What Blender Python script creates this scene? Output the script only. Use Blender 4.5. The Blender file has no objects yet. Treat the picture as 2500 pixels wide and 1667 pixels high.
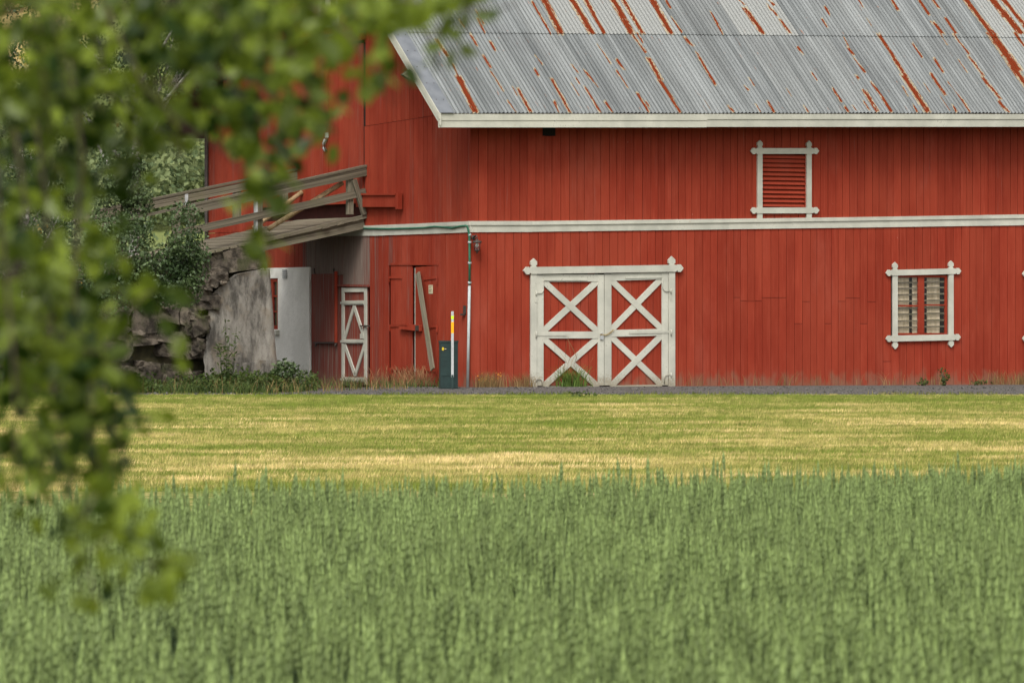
import bpy, bmesh, math, random
import numpy as np
from mathutils import Vector, Matrix, noise

random.seed(7)
rng = np.random.default_rng(7)
SC = bpy.context.scene
COL = SC.collection
R = math.radians

# ---------------------------------------------------------------- camera, sky, sun, exposure
F, CU, CV = 13400.0, 1250.0, 833.5            # focal length and centre measured on the photograph (2500 wide)
YC = 118.0                                    # metres from the camera to the barn's corner
ZC = (945 - CV) * YC / F                      # eye height above the foot of the barn
cam_d = bpy.data.cameras.new('camera')
cam_d.sensor_width = 36.0
cam_d.lens = 36.0 * F / 2500.0
cam_d.clip_start, cam_d.clip_end = 0.5, 6000.0
cam_d.dof.use_dof = True
cam_d.dof.focus_distance = 121.0
cam_d.dof.aperture_fstop = 12.5
cam = bpy.data.objects.new('camera', cam_d)
COL.objects.link(cam)
cam.location = (0, 0, ZC)
cam.rotation_euler = (R(90), 0, 0)
SC.camera = cam

SUN_EL, SUN_AZ = R(51), R(190)                # azimuth measured clockwise from +Y (behind the camera, to the left)
world = bpy.data.worlds.new('World')
SC.world = world
world.use_nodes = True
wn = world.node_tree
wn.nodes.clear()
w_out = wn.nodes.new('ShaderNodeOutputWorld')
w_bg = wn.nodes.new('ShaderNodeBackground')
w_hs = wn.nodes.new('ShaderNodeHueSaturation')
w_sky = wn.nodes.new('ShaderNodeTexSky')
w_sky.sky_type = 'NISHITA'
w_sky.sun_disc = False
w_sky.sun_elevation = SUN_EL
w_sky.sun_rotation = SUN_AZ
w_sky.air_density, w_sky.dust_density, w_sky.ozone_density = 1.0, 4.0, 1.0
w_hs.inputs['Saturation'].default_value = 0.06   # thin white cloud over the whole sky
w_bg.inputs['Strength'].default_value = 0.145
wn.links.new(w_sky.outputs[0], w_hs.inputs['Color'])
wn.links.new(w_hs.outputs[0], w_bg.inputs['Color'])
wn.links.new(w_bg.outputs[0], w_out.inputs['Surface'])

sun_d = bpy.data.lights.new('sun', 'SUN')
sun_d.energy = 1.5
sun_d.angle = R(26)
sun_d.color = (1.0, 0.95, 0.86)
sun = bpy.data.objects.new('sun', sun_d)
COL.objects.link(sun)
_sd = Vector((math.sin(SUN_AZ) * math.cos(SUN_EL), math.cos(SUN_AZ) * math.cos(SUN_EL), math.sin(SUN_EL)))
sun.rotation_euler = _sd.to_track_quat('Z', 'Y').to_euler()
sun.location = (0, 60, 60)

SC.view_settings.view_transform = 'Standard'
SC.view_settings.look = 'None'
SC.view_settings.gamma = 1.0
SC.view_settings.use_curve_mapping = False
SC.view_settings.exposure = 0.54
SC.render.engine = 'CYCLES'
SC.cycles.max_bounces = 6
SC.cycles.transparent_max_bounces = 8
SC.cycles.use_denoising = True

# ---------------------------------------------------------------- pixel -> place
TH = R(30)
XC = (1149 - CU) / F * YC
BARN_M = Matrix.Translation((XC, YC, 0)) @ Matrix.Rotation(TH, 4, 'Z')
BARN_I = BARN_M.inverted()
CAM_L = BARN_I @ Vector((0, 0, ZC))

def ray_l(u, v):
    return BARN_I.to_3x3() @ Vector(((u - CU) / F, 1.0, (CV - v) / F))

def on_y(u, v, y0=0.0):
    d = ray_l(u, v); k = (y0 - CAM_L.y) / d.y
    p = CAM_L + d * k
    return p.x, p.z

def on_x(u, v, x0=0.0):
    d = ray_l(u, v); k = (x0 - CAM_L.x) / d.x
    p = CAM_L + d * k
    return p.y, p.z

def at(u, v, depth):                          # world point at a depth in front of the camera
    return Vector(((u - CU) / F * depth, depth, ZC + (CV - v) / F * depth))

def zg(y, x=None):                                    # height of the ground
    xs = [-60, 41, 60, 90, 112.4, 117.5, 130]
    zs = [-.75, -.75, -.58, -.30, -.105, 0.0, 0.0]
    z = float(np.interp(y, xs, zs))
    if x is not None and y > 112.4:             # the yard falls a little to the left of the barn's corner
        k = min(1, max(0, (-2.0 - x) / 3.0)); z -= .09 * k * k * (3 - 2 * k) * min(1, (y - 112.4) / 4)
    return z

def R1(x, y): return 300 + x * .4017, 350 + y * .4018
def R2(x, y): return 850 + x * .30612, 500 + y * .30612
def R3(x, y): return 1230 + x * .23594, 600 + y * .23597
def R4(x, y): return 1780 + x * .35714, 320 + y * .35714
def R5(x, y): return 300 + x * .36139, y * .36127
def R6(x, y): return 900 + x * .3401, y * .34
def R7(x, y): return 1700 + x * .3401, y * .34
def DP(x, y): return x / .9408, y / .9408

# ---------------------------------------------------------------- materials
class NT:
    def __init__(s, name):
        s.mat = bpy.data.materials.new(name)
        s.mat.use_nodes = True
        s.t = s.mat.node_tree
        s.t.nodes.clear()
        s.out = s.t.nodes.new('ShaderNodeOutputMaterial')
        s.pos = s.n('ShaderNodeNewGeometry').outputs['Position']
    def n(s, kind, ins=None, **attrs):
        nd = s.t.nodes.new(kind)
        for k, v in attrs.items(): setattr(nd, k, v)
        for k, v in (ins or {}).items(): s.put(nd.inputs[k], v)
        return nd
    def put(s, sock, v):
        if isinstance(v, bpy.types.NodeSocket): s.t.links.new(v, sock)
        elif isinstance(v, tuple) and len(v) == 3 and sock.type == 'RGBA': sock.default_value = (*v, 1)
        else: sock.default_value = v
    def noise(s, scale, sz=(1, 1, 1), detail=4, rough=.55, vec=None):
        mp = s.n('ShaderNodeMapping', {'Vector': vec or s.pos, 'Scale': sz})
        return s.n('ShaderNodeTexNoise', {'Vector': mp.outputs[0], 'Scale': scale, 'Detail': detail, 'Roughness': rough}).outputs[0]
    def ramp(s, fac, lo, hi):
        return s.n('ShaderNodeMapRange', {'Value': fac, 'From Min': lo, 'From Max': hi}, interpolation_type='SMOOTHSTEP').outputs[0]
    def mix(s, fac, a, b, mode='MIX'):
        m = s.n('ShaderNodeMix', data_type='RGBA', blend_type=mode)
        s.put(m.inputs[0], fac); s.put(m.inputs[6], a); s.put(m.inputs[7], b)
        return m.outputs[2]
    def math(s, op, a, b=0.0, c=0.0):
        m = s.n('ShaderNodeMath', operation=op)
        s.put(m.inputs[0], a); s.put(m.inputs[1], b)
        if op in ('MULTIPLY_ADD',): s.put(m.inputs[2], c)
        return m.outputs[0]
    def rand(s): return s.n('ShaderNodeObjectInfo').outputs['Random']
    def prop(s, name): return s.n('ShaderNodeAttribute', attribute_type='OBJECT', attribute_name=name).outputs['Fac']
    def attr(s, name): return s.n('ShaderNodeAttribute', attribute_type='GEOMETRY', attribute_name=name)
    def val(s, col, v):
        h = s.n('ShaderNodeHueSaturation', {'Color': col, 'Value': v})
        return h.outputs[0]
    def bump(s, h, strength=.3, dist=.01):
        return s.n('ShaderNodeBump', {'Height': h, 'Strength': strength, 'Distance': dist}).outputs[0]
    def finish(s, col, rough=.7, normal=None, metallic=0.0, spec=.4, transl=0.0):
        b = s.n('ShaderNodeBsdfPrincipled', {'Base Color': col, 'Roughness': rough, 'Metallic': metallic, 'Specular IOR Level': spec})
        if normal is not None: s.put(b.inputs['Normal'], normal)
        o = b.outputs[0]
        if transl > 0:
            tr = s.n('ShaderNodeBsdfTranslucent', {'Color': col})
            o = s.n('ShaderNodeMixShader', {0: transl, 1: o, 2: tr.outputs[0]}).outputs[0]
        s.t.links.new(o, s.out.inputs['Surface'])
        return s.mat

def mat_red():
    m = NT('red_painted_wood')
    streak = m.noise(1.0, (34, 34, 1.1), 5, .62)
    patch = m.noise(1.0, (1.3, 1.3, .55), 4, .6)
    fine = m.noise(1.0, (60, 60, 9), 3, .6)
    r = m.rand()
    c = m.mix(m.ramp(patch, .3, .7), (.222, .0280, .0140), (.275, .043, .0215))
    c = m.mix(m.math('MULTIPLY', m.ramp(streak, .48, .75), .5), c, (.34, .064, .036))
    fade = m.noise(1.0, (.9, .9, .35), 5, .65)
    c = m.mix(m.math('MULTIPLY', m.ramp(fade, .52, .72), .30), c, (.35, .085, .055))
    c = m.val(c, m.math('MULTIPLY_ADD', r, .17, .915))
    wear = m.prop('wear')
    w1 = m.noise(1.0, (26, 26, .8), 6, .65)
    wm = m.ramp(m.math('ADD', m.math('MULTIPLY', wear, .62), m.math('MULTIPLY', w1, .9)), .62, .95)
    grey = m.mix(m.noise(1.0, (40, 40, 1.5), 5, .6), (.075, .048, .038), (.32, .25, .21))
    c = m.mix(m.math('MULTIPLY', m.ramp(wear, .26, .42), .68), c, (.135, .038, .030))
    c = m.mix(wm, c, grey)
    # splash dirt and bare spots close to the ground
    z = m.n('ShaderNodeSeparateXYZ', {0: m.pos}).outputs[2]
    low = m.n('ShaderNodeMapRange', {'Value': z, 'From Min': .75, 'From Max': .0}).outputs[0]
    dn = m.noise(1.0, (5, 5, 2.5), 5, .65)
    c = m.mix(m.math('MULTIPLY', m.ramp(m.math('MULTIPLY', low, dn), .26, .55), .7), c, (.20, .115, .075))
    # small chips to pale wood
    chip = m.noise(1.0, (20, 20, 6), 2, .5)
    c = m.mix(m.ramp(chip, .80, .84), c, (.42, .25, .20))
    return m.finish(c, .72, m.bump(m.math('ADD', streak, m.math('MULTIPLY', fine, .5)), .35, .008), spec=.08)

def mat_white():
    m = NT('white_painted_wood')
    patch = m.noise(1.0, (2, 2, 2), 4, .6)
    fine = m.noise(1.0, (30, 30, 22), 5, .7)
    c = m.mix(m.ramp(patch, .3, .7), (.40, .395, .335), (.51, .50, .425))
    c = m.val(c, m.math('MULTIPLY_ADD', m.rand(), .14, .93))
    wm = m.ramp(m.math('ADD', fine, m.math('MULTIPLY', patch, .35)), .80, .90)
    c = m.mix(m.math('MULTIPLY', wm, .75), c, (.17, .155, .125))
    rust = m.noise(1.0, (9, 9, 7), 3, .5)
    c = m.mix(m.math('MULTIPLY', m.ramp(rust, .74, .79), .8), c, (.36, .18, .04))
    z = m.n('ShaderNodeSeparateXYZ', {0: m.pos}).outputs[2]
    low = m.n('ShaderNodeMapRange', {'Value': z, 'From Min': .6, 'From Max': .0}).outputs[0]
    c = m.mix(m.math('MULTIPLY', m.ramp(m.math('MULTIPLY', low, fine), .25, .45), .7), c, (.24, .2, .13))
    return m.finish(c, .62, m.bump(fine, .25, .006), spec=.3)

def mat_plain(name, a, b, scale=8, sz=(1, 1, 1), rough=.7, bump=.2, spec=.3, metallic=0.0, rnd=.2):
    m = NT(name)
    nz = m.noise(scale, sz, 5, .6)
    c = m.mix(m.ramp(nz, .3, .7), a, b)
    if rnd: c = m.val(c, m.math('MULTIPLY_ADD', m.rand(), rnd * 2, 1 - rnd))
    return m.finish(c, rough, m.bump(nz, bump, .01) if bump else None, metallic, spec)

def mat_grey_wood(axis):
    m = NT('weathered_grey_wood')
    oc = m.n('ShaderNodeTexCoord').outputs['Object']
    off = m.n('ShaderNodeVectorMath', {0: oc, 1: m.n('ShaderNodeCombineXYZ', {0: m.math('MULTIPLY', m.rand(), 90), 1: m.math('MULTIPLY', m.rand(), 57)}).outputs[0]}, operation='ADD').outputs[0]
    sz = [7, 7, 7]; sz[axis] = 1.6
    g = m.noise(1.0, tuple(sz), 6, .7, off)
    p = m.noise(1.6, (1, 1, 1), 4, .6)
    c = m.mix(m.ramp(g, .3, .7), (.060, .050, .035), (.235, .205, .15))
    c = m.mix(m.math('MULTIPLY', m.ramp(p, .5, .7), .45), c, (.135, .13, .07))
    c = m.val(c, m.math('MULTIPLY_ADD', m.rand(), .45, .75))
    return m.finish(c, .85, m.bump(g, .4, .008), spec=.12)

def mat_roof():
    m = NT('galvanised_corrugated_metal')
    uv = m.attr('roof_sr').outputs['Vector']                 # metres along the eave, metres up the slope
    streak = m.noise(1.0, (3.2, .14, 1), 4, .72, uv)
    streak2 = m.noise(1.0, (9.5, .10, 1), 2, .6, uv)
    patch = m.noise(1.0, (.5, .35, 1), 3, .55, uv)
    speck = m.noise(1.0, (60, 25, 1), 3, .7, uv)
    tone = m.prop('tone')
    c = m.mix(m.ramp(streak, .3, .7), (.118, .127, .127), (.240, .253, .252))
    c = m.mix(m.math('MULTIPLY', m.ramp(patch, .45, .7), .5), c, (.13, .135, .137))
    c = m.val(c, m.math('MULTIPLY_ADD', m.ramp(streak2, .3, .7), .34, .80))
    c = m.mix(m.math('MULTIPLY', m.ramp(speck, .55, .72), .35), c, (.31, .317, .31))
    c = m.val(c, m.math('MULTIPLY_ADD', m.rand(), .18, .88))
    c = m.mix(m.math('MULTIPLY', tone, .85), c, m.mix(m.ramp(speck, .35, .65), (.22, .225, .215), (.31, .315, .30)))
    rust = m.attr('rust').outputs['Fac']
    rn = m.noise(1.0, (26, 3.2, 1), 5, .7, uv)
    rn2 = m.noise(1.0, (70, 11, 1), 4, .7, uv)
    k = m.math('ADD', rust, m.math('ADD', m.math('MULTIPLY', m.math('SUBTRACT', rn, .5), 2.3), m.math('MULTIPLY', m.math('SUBTRACT', rn2, .5), 2.2)))
    has = m.ramp(rust, .02, .12)
    cream = m.math('MULTIPLY', m.ramp(k, .06, .22), has)
    core = m.math('MULTIPLY', m.ramp(k, .36, .56), has)
    rc = m.mix(rn2, (.085, .011, .0015), (.185, .028, .004))
    c = m.mix(m.math('MULTIPLY', cream, .8), c, (.34, .285, .17))
    c = m.mix(core, c, rc)
    # thin film of small rust freckles everywhere
    fr = m.noise(1.0, (24, 2.2, 1), 4, .6, uv)
    c = m.mix(m.math('MULTIPLY', m.ramp(fr, .66, .70), .6), c, (.24, .085, .035))
    ro = m.math('MULTIPLY_ADD', core, .35, .5)
    return m.finish(c, ro, None, m.math('MULTIPLY', m.math('SUBTRACT', 1.0, core), .35), .15)

def mat_concrete():
    m = NT('old_grey_concrete')
    a = m.noise(1.0, (3.2, 3.2, 1.3), 6, .68)
    b = m.noise(2.2, (1, 1, 1), 5, .6)
    f = m.noise(22, (1, 1, 1), 5, .7)
    c = m.mix(m.ramp(a, .35, .65), (.060, .055, .047), (.255, .238, .205))
    c = m.mix(m.math('MULTIPLY', m.ramp(b, .5, .7), .75), c, (.20, .165, .12))
    run = m.noise(1.0, (4, 4, .5), 5, .7)
    c = m.mix(m.math('MULTIPLY', m.ramp(run, .60, .74), .65), c, (.40, .385, .34))
    c = m.mix(m.math('MULTIPLY', m.ramp(run, .42, .30), .7), c, (.055, .047, .038))
    c = m.mix(m.math('MULTIPLY', m.ramp(f, .56, .72), .55), c, (.045, .04, .03))
    return m.finish(c, .9, m.bump(m.math('ADD', f, b), .6, .02), spec=.15)

def mat_stone():
    m = NT('lichened_stone')
    a = m.noise(4.5, (1, 1, 1), 6, .65)
    b = m.noise(1.6, (1, 1, 1), 4, .6)
    f = m.noise(30, (1, 1, 1), 5, .7)
    c = m.mix(m.ramp(a, .35, .68), (.035, .030, .024), (.165, .137, .105))
    c = m.mix(m.math('MULTIPLY', m.ramp(b, .55, .68), .7), c, (.055, .06, .025))
    c = m.val(c, m.math('MULTIPLY_ADD', m.rand(), .8, .6))
    return m.finish(c, .92, m.bump(m.math('ADD', f, a), .7, .03), spec=.15)

def mat_plaster():
    m = NT('white_rendered_plaster')
    a = m.noise(9, (1, 1, .8), 6, .65)
    b = m.noise(1.4, (1, 1, .6), 4, .6)
    c = m.mix(m.ramp(b, .35, .7), (.76, .745, .68), (.91, .89, .82))
    z = m.n('ShaderNodeSeparateXYZ', {0: m.pos}).outputs[2]
    low = m.n('ShaderNodeMapRange', {'Value': z, 'From Min': .9, 'From Max': .0}).outputs[0]
    c = m.mix(m.math('MULTIPLY', m.ramp(m.math('MULTIPLY', low, a), .2, .5), .7), c, (.24, .23, .18))
    return m.finish(c, .9, m.bump(a, .8, .03), spec=.15)

def mat_leaf(name, a, b, transl=.35, rough=.5, spec=.4, yellow=.0, attr=True):
    m = NT(name)
    t = m.attr('tint').outputs['Fac'] if attr else m.rand()
    c = m.mix(t, a, b)
    if yellow:
        c = m.mix(m.ramp(t, 1 - yellow, 1 - yellow * .7), c, (.30, .20, .04))
    return m.finish(c, rough, None, 0, spec, transl)

def mat_lawn(name='mown_grass'):
    m = NT(name)
    return m

def lawn_colour(m, vec):
    vec = m.n('ShaderNodeMapping', {'Vector': vec, 'Rotation': (0, 0, R(-9))}).outputs[0]
    bands = m.noise(1.0, (.10, .24, 1), 5, .65, vec)
    swath = m.noise(1.0, (.38, 1.1, 1), 5, .74, vec)
    wide = m.noise(1.0, (.10, .085, 1), 5, .65, vec)
    fine = m.noise(1.0, (5, 5, 1), 4, .75, vec)
    y = m.n('ShaderNodeSeparateXYZ', {0: vec}).outputs[1]
    far = m.n('ShaderNodeMapRange', {'Value': y, 'From Min': 78, 'From Max': 110}).outputs[0]
    k = m.math('ADD', m.math('MULTIPLY', bands, .75), m.math('MULTIPLY', wide, .85))
    k = m.math('ADD', k, m.math('MULTIPLY', m.math('SUBTRACT', swath, .5), 2.6))
    k = m.math('SUBTRACT', k, m.math('MULTIPLY', far, .22))
    k = m.math('ADD', k, m.math('MULTIPLY', m.math('SUBTRACT', fine, .5), .7))
    green = m.mix(fine, (.070, .105, .012), (.24, .285, .045))
    straw = m.mix(fine, (.28, .235, .070), (.62, .51, .20))
    c = m.mix(m.ramp(k, .54, 1.06), green, straw)
    c = m.mix(m.math('MULTIPLY', m.ramp(k, .96, 1.22), .85), c, (.72, .56, .29))
    return c, fine

MAT = {}
def build_materials():
    MAT['red'] = mat_red()
    MAT['white'] = mat_white()
    MAT['grey'] = mat_grey_wood(0)
    MAT['grey_deck'] = mat_grey_wood(1)
    MAT['grey_post'] = mat_grey_wood(2)
    MAT['roof'] = mat_roof()
    MAT['concrete'] = mat_concrete()
    MAT['stone'] = mat_stone()
    MAT['plaster'] = mat_plaster()
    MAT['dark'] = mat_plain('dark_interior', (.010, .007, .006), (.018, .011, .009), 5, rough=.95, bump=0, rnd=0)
    MAT['backing'] = mat_plain('shadow_wood', (.035, .008, .005), (.055, .012, .008), 5, rough=.95, bump=0, rnd=0)
    MAT['trim'] = mat_plain('blue_grey_flashing', (.115, .125, .14), (.165, .175, .19), 3, rough=.5, bump=.05, spec=.5, rnd=.04)
    MAT['iron'] = mat_plain('dark_iron', (.03, .024, .02), (.07, .05, .04), 20, rough=.6, spec=.4, rnd=.1)
    MAT['steel'] = mat_plain('grey_galvanised_steel', (.32, .33, .33), (.44, .45, .45), 10, rough=.45, bump=.05, spec=.5, rnd=.05)
    MAT['brass'] = mat_plain('worn_brass', (.28, .2, .08), (.4, .32, .16), 14, rough=.45, spec=.5, rnd=.05)
    MAT['green_cable'] = mat_plain('green_cable_sheath', (.02, .10, .06), (.035, .15, .09), 6, rough=.5, bump=0, rnd=0)
    MAT['pvc'] = mat_plain('pale_grey_pipe', (.34, .36, .35), (.42, .44, .43), 4, rough=.5, bump=.05, rnd=0)
    MAT['cabinet'] = mat_plain('dark_green_plastic', (.006, .020, .018), (.011, .031, .028), 6, rough=.5, bump=.08, spec=.4, rnd=0)
    MAT['orange'] = mat_plain('orange_reflector', (.85, .36, .005), (.9, .42, .01), 6, rough=.4, bump=0, rnd=0)
    MAT['lime'] = mat_plain('lime_reflector', (.50, .72, .02), (.55, .78, .03), 6, rough=.4, bump=0, rnd=0)
    MAT['yellow'] = mat_plain('yellow_sticker', (.72, .52, .02), (.76, .56, .03), 6, rough=.5, bump=0, rnd=0)
    MAT['black'] = mat_plain('black_sticker', (.012, .012, .012), (.018, .018, .018), 6, rough=.5, bump=0, rnd=0)
    MAT['paper'] = mat_plain('yellowed_paper', (.50, .44, .28), (.60, .53, .36), 30, rough=.8, bump=.05, rnd=0)
    MAT['ink'] = mat_plain('faded_ink', (.22, .19, .13), (.27, .23, .16), 30, rough=.8, bump=0, rnd=0)
    MAT['pale_wood'] = mat_plain('pale_bare_planks', (.42, .34, .22), (.66, .56, .40), 1.0, (9, 9, 3), rough=.85, rnd=.1)
    MAT['pole'] = mat_plain('yellowed_round_pole', (.24, .16, .08), (.42, .31, .18), 1.0, (9, 9, 9), rough=.8, rnd=.1)
    MAT['bark'] = mat_plain('brown_bark', (.035, .024, .016), (.10, .075, .05), 12, (1, 1, .4), rough=.9, bump=.6, rnd=.1)
    MAT['birch_bark'] = mat_plain('birch_bark', (.06, .05, .04), (.48, .46, .42), 1.0, (4, 4, 14), rough=.8, bump=.3, rnd=.05)
    MAT['moss'] = mat_plain('mossy_earth', (.03, .028, .016), (.075, .065, .03), 5, rough=.95, bump=.5, rnd=.1)
    g = NT('old_window_glass')
    MAT['glass'] = g.finish(g.mix(g.noise(3), (.02, .016, .016), (.05, .04, .04)), .12, None, 0, .6)
    g = NT('lamp_glass')
    gl = g.n('ShaderNodeBsdfGlossy', {'Color': (.8, .8, .8), 'Roughness': .1}).outputs[0]
    tr = g.n('ShaderNodeBsdfTransparent').outputs[0]
    g.t.links.new(g.n('ShaderNodeMixShader', {0: .07, 1: tr, 2: gl}).outputs[0], g.out.inputs[0])
    MAT['lamp_glass'] = g.mat
    MAT['bulb'] = mat_plain('frosted_bulb', (.75, .74, .70), (.8, .79, .75), 5, rough=.3, bump=0, rnd=0)
    MAT['near_leaf'] = mat_leaf('near_birch_leaf', (.020, .048, .002), (.265, .345, .032), .5, .38, .4, 0)
    MAT['far_leaf'] = mat_leaf('birch_leaf', (.016, .036, .008), (.055, .095, .026), .25, .5, .4, .012)
    MAT['dark_leaf'] = mat_leaf('dark_shrub_leaf', (.026, .050, .014), (.115, .165, .062), .2, .5, .4)
    MAT['weed'] = mat_leaf('weed_leaf', (.03, .055, .012), (.10, .14, .03), .3, .6, .3)
    MAT['dry'] = mat_leaf('dry_grass', (.14, .10, .035), (.38, .25, .11), .25, .7, .2)
    MAT['reddry'] = mat_leaf('seeding_grass', (.16, .07, .03), (.42, .24, .12), .25, .7, .2)
    MAT['green_grass'] = mat_leaf('green_grass', (.06, .12, .018), (.20, .30, .06), .4, .6, .3)
    MAT['orange_flower'] = mat_leaf('orange_flower', (.7, .25, .02), (.8, .4, .05), .2, .6, .2)
    # wheat: each plant its own shade
    m = NT('green_wheat')
    t = m.attr('tint').outputs['Fac']
    c = m.mix(t, (.008, .027, .012), (.250, .330, .105))  # stems and leaves near black: shade between the plants put into their colour
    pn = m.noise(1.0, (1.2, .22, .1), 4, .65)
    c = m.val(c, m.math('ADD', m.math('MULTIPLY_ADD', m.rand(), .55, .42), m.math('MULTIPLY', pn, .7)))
    MAT['wheat'] = m.finish(c, .62, None, 0, .3, .25)
    # lawn blades take their colour from where they stand
    m = NT('mown_grass_blades')
    c, fine = lawn_colour(m, m.pos)
    c = m.val(c, m.math('MULTIPLY_ADD', m.rand(), .75, .68))
    MAT['blade'] = m.finish(c, .75, None, 0, .2, .2)
    m = NT('mown_grass')
    c, fine = lawn_colour(m, m.pos)
    MAT['lawn'] = m.finish(m.val(c, .8), .9, m.bump(fine, .5, .03), 0, .15)
    m = NT('worn_asphalt')
    a = m.noise(1.0, (2.2, .8, 1), 5, .6)
    f = m.noise(1.0, (26, 4, 20), 4, .8)
    c = m.mix(m.ramp(f, .35, .7), (.046, .042, .038), (.150, .140, .128))
    c = m.mix(m.math('MULTIPLY', m.ramp(f, .70, .76), .8), c, (.34, .33, .32))
    c = m.val(c, m.math('MULTIPLY_ADD', a, .5, .75))
    MAT['road'] = m.finish(c, .85, m.bump(f, .6, .02), 0, .25)
    MAT['pebble'] = mat_plain('grey_pebbles', (.04, .037, .033), (.15, .142, .13), 14, rough=.9, bump=0, rnd=.35)
    MAT['soil'] = mat_plain('dark_soil', (.022, .022, .012), (.05, .042, .022), 6, rough=.95, bump=.5, rnd=0)
    m = NT('grassy_ground')
    a = m.noise(.35, (1, 1, 1), 5, .6)
    c = m.mix(m.ramp(a, .35, .65), (.045, .07, .016), (.13, .12, .035))
    MAT['ground'] = m.finish(c, .95, None, 0, .1)
    m = NT('hillside_meadow_and_scrub')
    a = m.noise(.035, (1, .4, 1), 5, .6)
    b = m.noise(.25, (1, .4, 1), 5, .65)
    c = m.mix(b, (.10, .135, .045), (.20, .22, .075))
    c = m.mix(m.ramp(a, .50, .58), c, m.mix(b, (.36, .26, .11), (.50, .36, .17)))
    MAT['hill'] = m.finish(c, .95, None, 0, .1)
    MAT['far_tree'] = mat_leaf('hillside_foliage', (.085, .125, .055), (.24, .28, .12), .3, .7, .2)  # paled so that distance haze is part of the leaf colour
build_materials()

# ---------------------------------------------------------------- object helpers
def link(o, parent=None):
    COL.objects.link(o)
    if parent is not None: o.parent = parent
    return o

def tag(o, label=None, cat=None, group=None, kind=None):
    for k, v in (('label', label), ('category', cat), ('group', group), ('kind', kind)):
        if v: o[k] = v
    return o

def thing(name, label, cat, loc=(0, 0, 0), rz=0.0, group=None, matrix=None):
    o = bpy.data.objects.new(name, None)
    o.empty_display_size = .2
    link(o)
    if matrix is not None: o.matrix_basis = matrix
    else:
        o.location = loc; o.rotation_euler = (0, 0, rz)
    return tag(o, label, cat, group)

def mesh_obj(name, verts, faces, mat, parent=None, smooth=False, attrs=None):
    me = bpy.data.meshes.new(name)
    if isinstance(verts, np.ndarray): verts = verts.tolist()
    if isinstance(faces, np.ndarray): faces = faces.tolist()
    me.from_pydata(verts, [], faces)
    me.materials.append(mat)
    if smooth: me.polygons.foreach_set('use_smooth', [True] * len(me.polygons))
    for k, a in (attrs or {}).items():
        if a.ndim == 1:
            me.attributes.new(k, 'FLOAT', 'POINT').data.foreach_set('value', a.astype(np.float32))
        else:
            me.attributes.new(k, 'FLOAT_VECTOR', 'POINT').data.foreach_set('vector', a.astype(np.float32).ravel())
    me.update()
    return link(bpy.data.objects.new(name, me), parent)

BOXV = [(-.5, -.5, -.5), (.5, -.5, -.5), (.5, .5, -.5), (-.5, .5, -.5), (-.5, -.5, .5), (.5, -.5, .5), (.5, .5, .5), (-.5, .5, .5)]
BOXF = [(0, 3, 2, 1), (4, 5, 6, 7), (0, 1, 5, 4), (1, 2, 6, 5), (2, 3, 7, 6), (3, 0, 4, 7)]
_unit = {}
def unit_box(mat):
    if mat.name not in _unit:
        me = bpy.data.meshes.new('block_' + mat.name)
        me.from_pydata(BOXV, [], BOXF)
        me.materials.append(mat)
        _unit[mat.name] = me
    return _unit[mat.name]

def box(name, mat, parent, M, wear=None):
    o = bpy.data.objects.new(name, unit_box(mat))
    link(o, parent)
    o.matrix_basis = M
    if wear is not None: o['wear'] = float(wear)
    return o

class Plane:
    """A wall plane of the barn: a = along the wall (to the right), n = into the wall, z = up (barn-local)."""
    def __init__(s, kind, off):
        s.kind, s.off = kind, off
        if kind == 'front': s.M = Matrix(((1, 0, 0, 0), (0, 1, 0, off), (0, 0, 1, 0), (0, 0, 0, 1)))
        else: s.M = Matrix(((0, 1, 0, off), (-1, 0, 0, 0), (0, 0, 1, 0), (0, 0, 0, 1)))
    def p(s, uv, proud=0.0):
        if s.kind == 'front': return on_y(uv[0], uv[1], s.off - proud)
        t, z = on_x(uv[0], uv[1], s.off - proud)
        return -t, z
    def bar(s, name, mat, parent, p0, p1, w, th, proud, ext=0.0, wear=None):
        """A board from p0 to p1 (a, z), w wide, th thick, its face `proud` metres out of the plane."""
        dx, dz = p1[0] - p0[0], p1[1] - p0[1]
        L = math.hypot(dx, dz)
        ang = math.atan2(dz, dx)
        M = s.M @ Matrix.Translation(((p0[0] + p1[0]) / 2, -proud + th / 2, (p0[1] + p1[1]) / 2)) @ \
            Matrix.Rotation(-ang, 4, 'Y') @ Matrix.Diagonal((L + 2 * ext, th, w, 1))
        return box(name, mat, parent, M, wear)
    def rect(s, name, mat, parent, a0, a1, z0, z1, th, proud, wear=None):
        M = s.M @ Matrix.Translation(((a0 + a1) / 2, -proud + th / 2, (z0 + z1) / 2)) @ Matrix.Diagonal((abs(a1 - a0), th, abs(z1 - z0), 1))
        return box(name, mat, parent, M, wear)
    def poly(s, name, mat, parent, pts, th, proud):
        """An outline (a, z) cut from a board th thick."""
        ar = sum(pts[i][0] * pts[(i + 1) % len(pts)][1] - pts[(i + 1) % len(pts)][0] * pts[i][1] for i in range(len(pts)))
        if ar < 0: pts = pts[::-1]
        n = len(pts)
        vs = [s.M @ Vector((a, -proud, z)) for a, z in pts] + [s.M @ Vector((a, -proud + th, z)) for a, z in pts]
        fs = [tuple(range(n)), tuple(range(2 * n - 1, n - 1, -1))]
        fs += [(i, i + n, (i + 1) % n + n, (i + 1) % n) for i in range(n)]
        return mesh_obj(name, [tuple(v) for v in vs], fs, mat, parent)

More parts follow.
